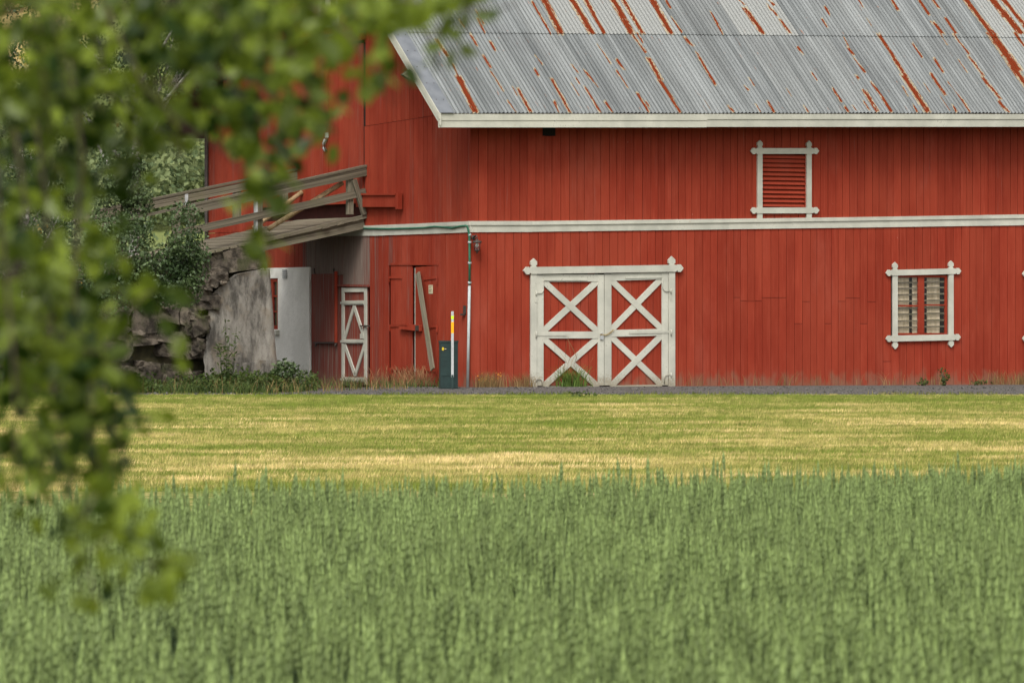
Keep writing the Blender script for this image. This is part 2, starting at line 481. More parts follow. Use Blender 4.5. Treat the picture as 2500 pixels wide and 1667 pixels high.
def fancy_board(p0, p1, w, tip0=True, tip1=True):
    """Outline of a board with carved points at its ends."""
    d = Vector((p1[0] - p0[0], p1[1] - p0[1])); L = d.length; d /= L
    q = Vector((-d.y, d.x))
    prof = [(0, 0), (.48, .54), (.92, .54), (1.02, .36), (1.16, .36), (1.26, .5)]
    def end(sign, flip):
        pr = [(x * w, y * w * sign) for x, y in prof[1:]]
        return pr
    top, bot = [], []
    if tip0: top += [(x * w, y * w) for x, y in prof[1:]]; bot += [(x * w, -y * w) for x, y in prof[1:]]
    else: top += [(0, .5 * w)]; bot += [(0, -.5 * w)]
    if tip1: top += [(L - x * w, y * w) for x, y in prof[:0:-1]]; bot += [(L - x * w, -y * w) for x, y in prof[:0:-1]]
    else: top += [(L, .5 * w)]; bot += [(L, -.5 * w)]
    pts = ([(0, 0)] if tip0 else []) + top + ([(L, 0)] if tip1 else []) + bot[::-1]
    return [(p0[0] + d.x * x + q.x * y, p0[1] + d.y * x + q.y * y) for x, y in pts]

def tube(name, pts, r, mat, parent=None, sides=6, r1=None):
    pts = [Vector(p) for p in pts]
    n = len(pts)
    vs, fs = [], []
    up = Vector((0, 0, 1))
    for i, p in enumerate(pts):
        d = (pts[min(i + 1, n - 1)] - pts[max(i - 1, 0)]).normalized()
        a = d.cross(up)
        if a.length < 1e-3: a = d.cross(Vector((1, 0, 0)))
        a.normalize(); b = d.cross(a)
        rr = r if r1 is None else r + (r1 - r) * i / max(1, n - 1)
        for k in range(sides):
            t = 2 * math.pi * k / sides
            vs.append(tuple(p + a * (rr * math.cos(t)) + b * (rr * math.sin(t))))
    for i in range(n - 1):
        for k in range(sides):
            k2 = (k + 1) % sides
            fs.append((i * sides + k, i * sides + k2, (i + 1) * sides + k2, (i + 1) * sides + k))
    fs.append(tuple(range(sides))[::-1]); fs.append(tuple(range((n - 1) * sides, n * sides)))
    if name is None: return vs, fs
    return mesh_obj(name, vs, fs, mat, parent, smooth=True)

def tubes(name, lines, mat, parent=None, sides=5):
    V, Fc = [], []
    for pts, r, r1 in lines:
        v, f = tube(None, pts, r, mat, None, sides, r1)
        b = len(V); V += v; Fc += [tuple(i + b for i in q) for q in f]
    return mesh_obj(name, V, Fc, mat, parent, smooth=True)

def lathe(name, prof, mat, parent, loc=(0, 0, 0), sides=12, smooth=True):
    vs, fs = [], []
    for r, z in prof:
        for k in range(sides):
            t = 2 * math.pi * k / sides
            vs.append((loc[0] + r * math.cos(t), loc[1] + r * math.sin(t), loc[2] + z))
    n = len(prof)
    for i in range(n - 1):
        for k in range(sides):
            k2 = (k + 1) % sides
            fs.append((i * sides + k, i * sides + k2, (i + 1) * sides + k2, (i + 1) * sides + k))
    fs.append(tuple(range(sides))[::-1]); fs.append(tuple(range((n - 1) * sides, n * sides)))
    return mesh_obj(name, vs, fs, mat, parent, smooth)

LEAF6 = np.array([(0, 0, 0), (.30, .28, .05), (.36, .62, .03), (0, 1.0, -.08), (-.36, .62, .03), (-.30, .28, .05)])
LEAF6F = [(0, 1, 2, 3), (0, 3, 4, 5)]
LEAF4 = np.array([(0, 0, 0), (.36, .45, .05), (0, 1.0, -.05), (-.36, .45, .05)])
LEAF4F = [(0, 1, 2), (0, 2, 3)]

def rand_rots(n, down=.5):
    """Random leaf frames: rows x (across), y (along the leaf), z (normal); `down` pulls the tips downward."""
    y = rng.normal(size=(n, 3)); y[:, 2] = y[:, 2] * .7 - down * 1.6
    y /= np.linalg.norm(y, axis=1)[:, None]
    a = rng.normal(size=(n, 3)); a[:, 2] += .6
    x = np.cross(y, a); x /= np.linalg.norm(x, axis=1)[:, None] + 1e-9
    z = np.cross(x, y)
    return x, y, z

def leaves(name, pts, size, mat, parent=None, shape=LEAF4, faces=LEAF4F, down=.5, tint=None, var=.35):
    n = len(pts)
    x, y, z = rand_rots(n, down)
    s = size * (1 + var * rng.uniform(-1, 1, n))
    k = len(shape)
    V = (pts[:, None, :] + s[:, None, None] * (shape[None, :, 0:1] * x[:, None] + shape[None, :, 1:2] * y[:, None] + shape[None, :, 2:3] * z[:, None])).reshape(-1, 3)
    base = np.arange(n) * k
    Fc = []
    fa = [np.array(f) for f in faces]
    for f in fa: Fc += (base[:, None] + f[None]).tolist()
    if tint is None: tint = rng.uniform(0, 1, n)
    return mesh_obj(name, V, Fc, mat, parent, attrs={'tint': np.repeat(tint, k)})

def blades(name, roots, h, w, mat, parent=None, lean=.3, heads=False, seg=3):
    """Grass blades as tapering bent strips, one mesh."""
    n = len(roots)
    az = rng.uniform(0, 2 * math.pi, n)
    fx = rng.uniform(0, 2 * math.pi, n)
    hh = h * rng.uniform(.55, 1.15, n)
    ln = lean * rng.uniform(.2, 1.3, n)
    V = np.zeros((n, (seg + 1) * 2, 3))
    for i in range(seg + 1):
        f = i / seg
        c = roots + np.stack([np.cos(az) * ln * hh * f * f, np.sin(az) * ln * hh * f * f, hh * (f - .25 * ln * f * f)], 1)
        ww = w * (1 - .85 * f) if not heads else w * (.35 + (1.6 if f > .7 else 0) * (1.15 - f))
        off = np.stack([np.cos(fx), np.sin(fx), np.zeros(n)], 1) * ww / 2
        V[:, 2 * i] = c - off; V[:, 2 * i + 1] = c + off
    k = (seg + 1) * 2
    base = np.arange(n) * k
    Fc = []
    for i in range(seg):
        Fc += (base[:, None] + np.array([2 * i, 2 * i + 1, 2 * i + 3, 2 * i + 2])[None]).tolist()
    return mesh_obj(name, V.reshape(-1, 3), Fc, mat, parent, attrs={'tint': np.repeat(rng.uniform(0, 1, n), k)})

def scatter(name, pts, rot, scl, idx, protos):
    """Stuff only: plants standing on given points, through geometry nodes."""
    me = bpy.data.meshes.new(name)
    me.vertices.add(len(pts))
    me.vertices.foreach_set('co', pts.astype(np.float32).ravel())
    me.attributes.new('rot', 'FLOAT_VECTOR', 'POINT').data.foreach_set('vector', rot.astype(np.float32).ravel())
    me.attributes.new('scl', 'FLOAT_VECTOR', 'POINT').data.foreach_set('vector', scl.astype(np.float32).ravel())
    me.attributes.new('idx', 'INT', 'POINT').data.foreach_set('value', idx.astype(np.int32))
    o = link(bpy.data.objects.new(name, me))
    cl = bpy.data.collections.new(name + '_kinds')
    for p in protos: cl.objects.link(p)
    g = bpy.data.node_groups.new(name + '_nodes', 'GeometryNodeTree')
    g.interface.new_socket('Geometry', in_out='INPUT', socket_type='NodeSocketGeometry')
    g.interface.new_socket('Geometry', in_out='OUTPUT', socket_type='NodeSocketGeometry')
    gi, go = g.nodes.new('NodeGroupInput'), g.nodes.new('NodeGroupOutput')
    ci = g.nodes.new('GeometryNodeCollectionInfo')
    ci.inputs['Collection'].default_value = cl
    ci.inputs['Separate Children'].default_value = True
    ci.inputs['Reset Children'].default_value = True
    ip = g.nodes.new('GeometryNodeInstanceOnPoints')
    ip.inputs['Pick Instance'].default_value = True
    def na(nm, ty):
        a = g.nodes.new('GeometryNodeInputNamedAttribute'); a.data_type = ty
        a.inputs['Name'].default_value = nm
        return a.outputs[0]
    L = g.links.new
    L(gi.outputs[0], ip.inputs['Points']); L(ci.outputs[0], ip.inputs['Instance'])
    L(na('idx', 'INT'), ip.inputs['Instance Index'])
    L(na('rot', 'FLOAT_VECTOR'), ip.inputs['Rotation'])
    L(na('scl', 'FLOAT_VECTOR'), ip.inputs['Scale'])
    L(ip.outputs[0], go.inputs[0])
    mo = o.modifiers.new('scatter', 'NODES'); mo.node_group = g
    return o

# ---------------------------------------------------------------- ground, lawn, road, hill
def sheet(name, x0, x1, ys, mat, lift, nx=2, label=None):
    xs = np.array([-2500, -60] + list(np.linspace(-8, 0, 17)) + [60, 2500]) if x0 is None else np.array([-60] + list(np.linspace(-8, 0, 17)) + [60]) if nx == 0 else np.linspace(x0, x1, nx)
    nx = len(xs)
    V = [(float(x), float(y), zg(y, x) + lift) for y in ys for x in xs]
    Fc = [(j * nx + i, j * nx + i + 1, (j + 1) * nx + i + 1, (j + 1) * nx + i) for j in range(len(ys) - 1) for i in range(nx - 1)]
    o = mesh_obj(name, V, Fc, mat)
    o['kind'] = 'structure'
    return o
sheet('ground', None, None, [-60, 41, 60, 90, 112.4, 114, 117.5, 130, 400, 4000], MAT['ground'], -.012)
sheet('field', -40, 40, [-20, 41, 44], MAT['soil'], -.008)
sheet('lawn', -60, 60, [43, 60, 90, 112.4], MAT['lawn'], -.004)
sheet('road', -60, 60, [111.9, 112.4, 114, 117.5, 130, 160], MAT['road'], 0.0, 0)

def hill():
    xs = np.linspace(-700, 500, 61); ys = np.linspace(260, 1500, 50)
    V = []
    for y in ys:
        for x in xs:
            k = min(1, max(0, (y - 260) / 500))
            h = 105 * k * k * (3 - 2 * k) * (.75 + .25 * math.sin(x * .006 + 1)) + 6 * k * noise.noise((x * .012, y * .012, 0))
            V.append((float(x), float(y), h - .3))
    nx = len(xs)
    Fc = [(j * nx + i, j * nx + i + 1, (j + 1) * nx + i + 1, (j + 1) * nx + i) for j in range(len(ys) - 1) for i in range(nx - 1)]
    o = mesh_obj('hill', V, Fc, MAT['hill'], smooth=True); o['kind'] = 'structure'
    # scrub and trees on the hillside
    P = []
    for _ in range(420):
        y = random.uniform(300, 520); x = random.uniform(-.105, -.03) * y
        k = min(1, max(0, (y - 260) / 500))
        h = 105 * k * k * (3 - 2 * k) * (.75 + .25 * math.sin(x * .006 + 1))
        if noise.noise((x * .05, y * .02, 3)) < -.02: continue
        r = random.uniform(1.2, 3.2)
        c = np.array([x, y, h + r * .8])
        q = rng.normal(size=(420, 3)); q /= np.linalg.norm(q, axis=1)[:, None]
        P.append(c + q * r * np.array([1, 1, 1.2]) * rng.uniform(.5, 1, (420, 1)))
    P = np.concatenate(P)
    o = leaves('hillside_scrub', P, .42, MAT['far_tree'])
    tag(o, 'far hillside scrub seen beside the left corner of the barn', None, None, 'stuff')
hill()

# ---------------------------------------------------------------- barn
FR = Plane('front', 0.0)
GA = Plane('gable', 0.0)
barn = thing('barn', 'large red boarded barn with a rusty corrugated metal roof and cream trim', 'barn', matrix=BARN_M)
GW = 12.5                                        # depth of the gable
SEND = 18.5                                      # the front is built to here, past the right edge of the photograph

OE = .73                                         # eave overhang
def solve_ov():
    lo, hi = 0.0, 3.0
    for _ in range(50):
        md = (lo + hi) / 2
        p = BARN_M @ Vector((-md, -OE, 5))
        u = CU + F * p.x / p.y
        if u > 1073: lo = md
        else: hi = md
    return lo
OV = solve_ov()
_e0 = on_y(1073, 276, -OE); _e1 = on_y(2490, 276, -OE)
EB = (_e1[1] - _e0[1]) / (_e1[0] - _e0[0]); EA = _e0[1] - EB * _e0[0]
def ze(s): return EA + EB * s
_g0 = on_x(1073, 290, -OV); _g1 = on_x(903, 0, -OV)
TP = (_g1[1] - _g0[1]) / (_g1[0] - _g0[0])
PH = math.atan(TP)
RID = GW / 2
def zroof(s, y):
    return ze(s) + (min(y, GW - y) + OE) * TP
print('OV', OV, 'pitch', math.degrees(PH), 'EA', EA, 'EB', EB)

def roof_hit(u, v):                              # photograph -> metres along the eave, metres up the slope
    d = ray_l(u, v)
    # z = EA + EB x + (y+OE) TP
    den = d.z - EB * d.x - TP * d.y
    k = (EA + EB * CAM_L.x + (CAM_L.y + OE) * TP - CAM_L.z) / den
    p = CAM_L + d * k
    return p.x, (p.y + OE) / math.cos(PH)

def streak_list():
    S = []
    def add(R_, x0, y0, x1, y1, w): 
        a, b = roof_hit(*R_(x0, y0)), roof_hit(*R_(x1, y1))
        S.append((a[0], a[1], b[0], b[1], max(.05, w * 1.15 * .3401 / 95)))
    for q in [(1220,-60,1375,250,46),(1425,-40,1600,250,48),(1525,-40,1685,250,30),(1720,-50,1880,250,48),(1790,-40,1962,250,28),(2000,-40,2165,250,44),
              (1170,30,1300,250,12),(780,150,825,240,9),(650,165,680,205,12),(2110,-20,2160,70,12),(2170,140,2240,240,10),
              (490,300,560,410,24),(600,470,660,600,14),(640,560,765,812,40),(730,260,770,330,8),(870,310,900,365,18),(820,410,870,490,13),(880,530,960,660,16),
              (1035,640,1060,690,10),(1068,650,1160,812,22),(1200,420,1240,465,9),(1190,510,1215,550,9),(1310,580,1442,812,22),(1460,480,1490,520,16),
              (1555,640,1660,812,16),(1640,330,1730,460,13),(1780,440,1830,505,18),(1780,520,1860,640,12),(1890,255,1980,385,20),(2005,430,2090,575,30),
              (2085,590,2172,710,30),(2170,720,2232,812,15),(1925,680,2000,806,17),(1540,510,1640,630,9),(2265,280,2320,335,24),(1700,745,1745,812,16),
              (1330,740,1360,812,14),(1000,740,1050,812,9),(395,520,450,620,12),(340,440,360,480,8)]: add(R6, *q)
    for q in [(345,75,470,250,34),(270,-20,330,40,16),(480,-20,548,45,20),(540,80,570,120,8),(600,155,668,248,22),(920,65,950,115,12),(1160,10,1187,58,10),
              (1225,155,1250,195,12),(1395,5,1442,82,22),(1575,-20,1662,112,22),(1670,-20,1742,72,20),(1695,175,1765,250,28),(1785,145,1857,250,17),
              (1890,-40,2115,252,44),(2075,-40,2325,252,62),(2160,-40,2420,280,40),(100,100,180,250,9),
              (1305,262,1410,412,28),(1400,405,1500,562,28),(1485,552,1655,808,46),(1058,285,1088,335,15),(1085,355,1122,398,17),(1128,428,1205,525,15),
              (1250,600,1330,700,12),(1330,700,1392,806,22),(1205,660,1262,755,28),(1550,325,1612,414,17),(1685,540,1782,684,24),(1708,436,1765,525,16),
              (1848,262,1950,392,19),(1960,420,2052,545,24),(2055,565,2172,714,26),(2168,735,2232,806,24),(2115,256,2305,512,70),(2250,470,2420,690,52),
              (2285,250,2420,430,22),(0,390,62,484,16),(20,430,132,614,16),(730,355,762,394,14),(828,535,862,584,10),(978,645,1002,684,10),(1012,698,1038,738,14),
              (1478,636,1512,694,15),(1808,606,1902,724,12),(1908,735,1952,806,19),(428,765,452,808,14),(515,745,552,808,16),(225,775,262,808,16),(776,775,798,808,14),
              (1065,780,1085,808,14),(1260,770,1290,808,14),(1560,770,1580,808,12),(380,575,410,620,10),(345,630,372,655,10),(650,655,672,690,9),(1840,770,1860,806,12)]: add(R7, *q)
    # small spots and dashes between the long streaks
    for _ in range(22):
        s = random.uniform(.2, 16); r = random.choice([random.uniform(0, .12), random.uniform(0, 4.6), random.uniform(0, 2.5)]); l = random.uniform(.08, .45)
        S.append((s, r + l, s, r, random.uniform(.03, .06)))
    # beyond the picture the sheets go on rusting in the same way
    for _ in range(40):
        s = random.uniform(16.2, SEND); r = random.uniform(0, 5); l = random.uniform(.2, 1.2)
        S.append((s, r + l, s, r, random.uniform(.03, .12)))
    return S
STREAKS = np.array(streak_list())

def build_roof():
    roof = mesh_obj('roof', *roof_deck_mesh(), MAT['backing'], barn)
    pitch = .0975
    r_seam = roof_hit(1700, 87)[1]
    seam2 = r_seam * 2.02
    top = (RID + OE) / math.cos(PH) + .05
    light = []
    def lt(R_, x0, x1, y):
        light.append((roof_hit(*R_(x0, y))[0], roof_hit(*R_(x1, y))[0]))
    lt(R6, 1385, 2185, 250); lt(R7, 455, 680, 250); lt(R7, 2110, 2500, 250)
    nc = 8
    s0 = -OV + .27
    cp, sp = math.cos(PH), math.sin(PH)
    rows = [(-.04, r_seam + .05, 0.0, .05), (r_seam - .03, seam2 + .05, .014, .05), (seam2 - .03, top, .028, .6)]
    for ri, (ra, rb, lift, step) in enumerate(rows):
        s = s0 - (.0 if ri == 0 else .0)
        i = 0
        while s < SEND:
            nseg = 8
            cols = nc * nseg + 1
            su = s + np.arange(cols) / nseg * pitch
            nr = max(2, int((rb - ra) / step) + 1)
            rr = np.linspace(ra, rb, nr)
            SS, RR = np.meshgrid(su, rr)
            wob = .0
            h = .0125 * np.cos(2 * math.pi * (SS - s0) / pitch) + lift + .03 + (.003 if i % 2 else 0)
            h = h + .006 * np.sin(SS * 2.1 + RR * 1.3) * (RR < .3)
            y = -OE + RR * cp - h * sp
            z = EA + EB * SS + RR * sp + h * cp
            V = np.stack([SS, y, z], -1).reshape(-1, 3)
            rust = np.zeros(SS.shape)
            if ri < 2:
                for (sa, ta, sb, tb, w) in STREAKS:
                    if max(sa, sb) + .2 < su[0] or min(sa, sb) - .2 > su[-1]: continue
                    f = np.clip((RR - tb) / (ta - tb + 1e-6), 0, 1)
                    c = sb + (sa - sb) * f
                    across = 1 - np.abs(SS - c) / (w * .62)
                    along = np.minimum((RR - tb) / .05 + 1, (ta - RR) / .12 + .6)
                    m = np.clip(np.minimum(across * 1.25, along), 0, 1)
                    rust = np.maximum(rust, m)
            a = np.arange(nr - 1)[:, None] * cols + np.arange(cols - 1)[None]
            Fc = np.stack([a, a + 1, a + cols + 1, a + cols], -1).reshape(-1, 4)
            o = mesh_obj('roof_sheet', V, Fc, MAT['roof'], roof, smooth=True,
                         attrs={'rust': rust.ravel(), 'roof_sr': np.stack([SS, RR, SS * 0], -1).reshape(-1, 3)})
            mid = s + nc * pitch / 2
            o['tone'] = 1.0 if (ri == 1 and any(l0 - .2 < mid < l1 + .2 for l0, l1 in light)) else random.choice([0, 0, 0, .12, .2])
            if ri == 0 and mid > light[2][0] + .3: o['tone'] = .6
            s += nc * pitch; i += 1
    # far slope and ridge
    V = [(-OV, RID, zroof(0, RID) + .05 + EB * -OV), (SEND, RID, zroof(SEND, RID) + .05), (SEND, GW + OE, ze(SEND) + .03), (-OV, GW + OE, ze(-OV) + .03)]
    V += [(x, y, z - .02) for x, y, z in V]
    far = mesh_obj('roof_sheet', V, [(0, 1, 2, 3), (7, 6, 5, 4), (0, 3, 7, 4), (1, 0, 4, 5), (2, 1, 5, 6), (3, 2, 6, 7)], MAT['roof'], roof,
                   attrs={'rust': np.zeros(8), 'roof_sr': np.array([(v[0], v[1], 0) for v in V])})
    far['tone'] = 0.0
    # flashing strip along the verge, folded over the cream verge boards
    for side in (0, 1):
        y0, y1 = (-OE - .075, RID) if side == 0 else (GW + OE + .075, RID)
        def P(x, y, dz): return (x, y, EA + EB * x + ((y if side == 0 else GW - y) + OE) * TP + dz)
        x0, x1 = -OV, -OV + .31
        V = [P(x0 - .035, y0, .075), P(x1, y0, .075), P(x1, y1, .075), P(x0 - .035, y1, .075), P(x0 - .035, y0, .06), P(x1, y0, .06), P(x1, y1, .06), P(x0 - .035, y1, .06)]
        mesh_obj('verge_flashing', V, [(0, 1, 2, 3), (7, 6, 5, 4), (0, 4, 5, 1), (1, 5, 6, 2), (2, 6, 7, 3), (3, 7, 4, 0)], MAT['trim'], roof)
        # verge boards: an outer narrow one over a deeper one
        for xo, dz0, dz1, th in ((-OV - .03, .058, -.20, .03), (-OV - .052, .056, -.075, .022)):
            V = [P(xo, y0, dz0), P(xo, y1, dz0), P(xo, y1, dz1), P(xo, y0, dz1), P(xo + th, y0, dz0), P(xo + th, y1, dz0), P(xo + th, y1, dz1), P(xo + th, y0, dz1)]
            mesh_obj('verge_board', V, [(0, 1, 2, 3), (7, 6, 5, 4), (0, 4, 5, 1), (1, 5, 6, 2), (2, 6, 7, 3), (3, 7, 4, 0)], MAT['white'], roof)
    # screws in the flashing
    V = []; sc = []
    for k in range(14):
        y = -OE + .25 + k * .42
        for x in (-OV + .06, -OV + .24):
            z = EA + EB * x + (y + OE) * TP + .078
            b = len(V); q = .012
            V += [(x - q, y - q * cp, z - q * sp), (x + q, y - q * cp, z - q * sp), (x + q, y + q * cp, z + q * sp), (x - q, y + q * cp, z + q * sp), (x, y - .01 * sp, z + .012)]
            sc += [(b, b + 1, b + 4), (b + 1, b + 2, b + 4), (b + 2, b + 3, b + 4), (b + 3, b, b + 4)]
    mesh_obj('screws', V, sc, MAT['iron'], roof)['kind'] = 'stuff'
    # eave fascia, two boards of different depth
    pe = Plane('front', -OE)
    fz = lambda v: (pe.p((1075, v)), pe.p((2490, v)))
    def line(v, a0, a1):
        p0, p1 = fz(v); k = (p1[1] - p0[1]) / (p1[0] - p0[0])
        return (a0, p0[1] + k * (a0 - p0[0])), (a1, p0[1] + k * (a1 - p0[0]))
    pxm = 113.
    a_j = pe.p((1724, 286))[0]
    for a0, a1, v0, v1, pr in ((-OV - .03, a_j, 278.5, 294.5, .034), (a_j, SEND, 278.5, 292.0, .036), (-OV - .03, a_j, 294.5, 311.5, .020), (a_j, SEND, 292.0, 310.5, .018)):
        pe.bar('fascia_board', MAT['white'], roof, *line((v0 + v1) / 2, a0, a1), (v1 - v0) / pxm, .03, pr)
    return roof

def roof_deck_mesh():
    """Closed under-roof with the soffit below the sheets."""
    xs = [-OV + .005, SEND]
    pr = [(-OE + .02, 0), (RID, 0), (GW + OE - .02, 0)]
    V = []
    for x in xs:
        for y, _ in pr:
            V.append((x, y, zroof(x, y) - .01))
        for y, _ in pr:
            V.append((x, y, zroof(x, y) - .12))
    Fc = [(0, 1, 2, 5, 4, 3)[::-1], (6, 7, 8, 11, 10, 9), (0, 6, 7, 1)[::-1], (1, 7, 8, 2)[::-1], (3, 4, 10, 9)[::-1], (4, 5, 11, 10)[::-1], (0, 3, 9, 6)[::-1], (2, 8, 11, 5)[::-1]]
    return V, Fc
build_roof()

# ---- belt line between the storeys
BELT_F = [(1149, 540, 567), (1300, 540, 566), (1780, 534.3, 560), (2100, 530, 556), (2400, 525, 552), (2560, 522.5, 549.5)]
BELT_G = [(1149, 540, 567), (1030, 545.5, 571.5), (910, 550.5, 575.6), (718, 553, 578), (640, 553, 578)]
def belt_z_front(s):
    pts = [FR.p((u, (a + b) / 2)) for u, a, b in BELT_F]
    return float(np.interp(s, [p[0] for p in pts], [p[1] for p in pts]))
def belt_z_gable(t):
    pts = [on_x(u, (a + b) / 2) for u, a, b in BELT_G]
    return float(np.interp(t, [p[0] for p in pts], [p[1] for p in pts]))

def mk_box_wall(name, V, Fc, label=None):
    o = mesh_obj(name, V, Fc, MAT['backing'], barn)
    if label: o['label'] = label
    return o

front_wall = mk_box_wall('wall', [(.14, .14, -.3), (SEND, .14, -.3), (SEND, .14, ze(SEND) + .35), (.14, .14, ze(0) + .35), (.14, .24, -.3), (SEND, .24, -.3), (SEND, .24, ze(SEND) + .35), (.14, .24, ze(0) + .35)], [(0, 1, 2, 3), (7, 6, 5, 4), (0, 4, 5, 1), (1, 5, 6, 2), (2, 6, 7, 3), (3, 7, 4, 0)])
_gp = [(.14, -.3), (.14, ze(0) + .35), (RID, zroof(0, RID) - .15), (GW - .1, ze(0) + .35), (GW - .1, -.3)]
_n = len(_gp)
gable_wall = mk_box_wall('wall', [(.14, y, z) for y, z in _gp] + [(.24, y, z) for y, z in _gp],
                         [tuple(range(_n)), tuple(range(2 * _n - 1, _n - 1, -1))] + [(i, i + _n, (i + 1) % _n + _n, (i + 1) % _n) for i in range(_n)])
back_wall = mk_box_wall('wall', [(.24, GW - .1, -.3), (SEND, GW - .1, -.3), (SEND, GW - .1, ze(SEND) + .3), (.24, GW - .1, ze(0) + .3), (.24, GW, -.3), (SEND, GW, -.3), (SEND, GW, ze(SEND) + .3), (.24, GW, ze(0) + .3)],
                        [(0, 1, 2, 3), (7, 6, 5, 4), (0, 4, 5, 1), (1, 5, 6, 2), (2, 6, 7, 3), (3, 7, 4, 0)])

OPEN_F, OPEN_G = [], []
def boards(plane, wall, a0, a1, zlo, zhi, w, openings, wearf, mat='red', joint=None, stuff=False, th=.026, gap=.011):
    a = a0
    n = 0
    while a < a1 - .04:
        ww = min(w * random.uniform(.86, 1.16), a1 - a)
        if a1 - a - ww < .07: ww = a1 - a
        m0, m1 = a + gap / 2, a + ww - gap / 2
        c = (m0 + m1) / 2
        segs = [(zlo(c), zhi(c))]
        for (o0, o1, oz0, oz1) in openings:
            if o0 < c < o1:
                ns = []
                for (s0, s1) in segs:
                    if oz1 <= s0 or oz0 >= s1: ns.append((s0, s1)); continue
                    if oz0 > s0: ns.append((s0, oz0))
                    if oz1 < s1: ns.append((oz1, s1))
                segs = ns
        if joint:
            j = joint(c)
            if j is not None: segs = [q for (s0, s1) in segs for q in (((s0, j - .004), (j + .006, s1)) if s0 + .1 < j < s1 - .1 else ((s0, s1),))]
        for (s0, s1) in segs:
            if s1 - s0 < .03: continue
            plane.rect('board', MAT[mat], wall, m0, m1, s0, s1, th, random.uniform(0, .006), wear=wearf(c, (s0 + s1) / 2))
            n += 1
        a += ww
    return n

# ---- openings in the front (a, z extents)
def ext(plane, R_, x0, y0, x1, y1):
    p, q = plane.p(R_(x0, y0)), plane.p(R_(x1, y1))
    return (min(p[0], q[0]), max(p[0], q[0]), min(p[1], q[1]), max(p[1], q[1]))
o = ext(FR, R3, 300, 285, 1725, 1475); OPEN_F.append((o[0], o[1], -1, o[3]))
OPEN_F.append(ext(FR, R4, 205, 140, 540, 540))
OPEN_F.append(ext(FR, R4, 1130, 975, 1510, 1415))
W3 = on_y(*DP(2345, 604))[0] - on_y(*R4(1062, 970))[0]
OPEN_F.append((OPEN_F[2][0] + W3, OPEN_F[2][1] + W3, OPEN_F[2][2], OPEN_F[2][3]))
OPEN_F.append(ext(FR, R6, 1240, 900, 1345, 980))

def joint_low(c):
    u0, u1 = FR.p((1785, 730))[0], FR.p((2165, 730))[0]
    if u0 < c < u1 and random.random() < .8:
        return FR.p((1900, random.choice([727, 736, 727, 735, 790])))[1]
    if c > u1 and random.random() < .12: return random.uniform(.5, 2.6)
    return None
SV = FR.p((2515, 700))[0]
nb = 0
nb += boards(FR, front_wall, 0.0, SV, lambda c: -.1, lambda c: belt_z_front(c), .20, OPEN_F, lambda c, z: random.uniform(0, .16), joint=joint_low)
nb += boards(FR, front_wall, 0.0, SV, lambda c: belt_z_front(c) + .01, lambda c: ze(c) + .35, .195, OPEN_F, lambda c, z: random.uniform(.0, .2))
def stuff_boards():
    V, Fc = [], []
    a = SV
    while a < SEND:
        for z0, z1 in ((-.1, belt_z_front(a)), (belt_z_front(a) + .01, ze(a) + .35)):
            segs = [(z0, z1)]
            for (o0, o1, oz0, oz1) in OPEN_F:
                if o0 < a + .1 < o1: segs = [q for (s0, s1) in segs for q in ((s0, min(s1, oz0)), (max(s0, oz1), s1)) if q[1] > q[0] + .03] if segs[0][0] < oz0 < segs[0][1] else segs
            for s0, s1 in segs:
                b = len(V)
                V += [(a + .006 + (x + .5) * .186, .013 + y * .026, s0 + (z + .5) * (s1 - s0)) for x, y, z in BOXV]
                Fc += [tuple(i + b for i in f) for f in BOXF]
        a += .198
    mesh_obj('boards', V, Fc, MAT['red'], front_wall)['kind'] = 'stuff'
stuff_boards()

# corner board
FR.rect('corner_board', MAT['red'], front_wall, -.012, .0, -.1, ze(0) + .35, .05, .012)

# ---- gable openings: t measured along the gable (a = -t)
def T(u): return on_x(u, 700)[0]
door_old = ext(GA, R2, 335, 482, 715, 1480)
door_x = ext(GA, R1, 1337, 872, 1489, 1510)
slide_a0, slide_a1 = -T(636), -T(889)
slide_top = on_x(*R5(1200, 300))[1]
DECK = on_x(*R1(1480, 445))[1]
OPEN_G += [(door_old[0], door_old[1], -1, door_old[3]), (door_x[0], door_x[1], -1, door_x[3]), (slide_a0, slide_a1, DECK - .02, slide_top),
           ext(GA, R5, 1330, -200, 1455, 170)]
plaster_a1 = -T(R1(1140, 1000)[0])
plaster_top = on_x(*R1(1000, 755))[1]
def wear_low(c, z):
    u = -c                                            # t
    t0, t1 = T(R1(1510, 700)[0]), T(R1(1135, 700)[0])
    k = min(1, max(0, (u - t0 + 1.1 + random.uniform(-.35, .35)) / 1.7)) ** 1.3 * min(1, max(0, (t1 + .4 - u) / .3))
    base = .15 + .1 * random.random()
    return base + k * (.60 if z > 2.4 else .25)
cut_z = on_x(*R1(1250, 800))[1]
def joint_g(c):
    t = -c
    return cut_z + random.uniform(-.05, .05) if T(R1(1340, 900)[0]) < t < T(R1(1130, 900)[0]) else None
OPEN_L = OPEN_G + [(-GW - 1, plaster_a1, -1, plaster_top)]
nb += boards(GA, gable_wall, -GW, 0.0, lambda c: -.1, lambda c: belt_z_gable(-c), .20, OPEN_L, wear_low, joint=joint_g)
def ztop(c):
    t = -c
    return zroof(0, t if t < RID else t) - .13 - .1 * TP
jz = on_x(*R5(1800, 785))[1]
nb += boards(GA, gable_wall, -GW, 0.0, lambda c: belt_z_gable(-c) + .01, ztop, .205, OPEN_G, lambda c, z: random.uniform(.05, .3),
             joint=lambda c: jz + .04 * c if -c < 4.7 else None)
print('boards', nb)

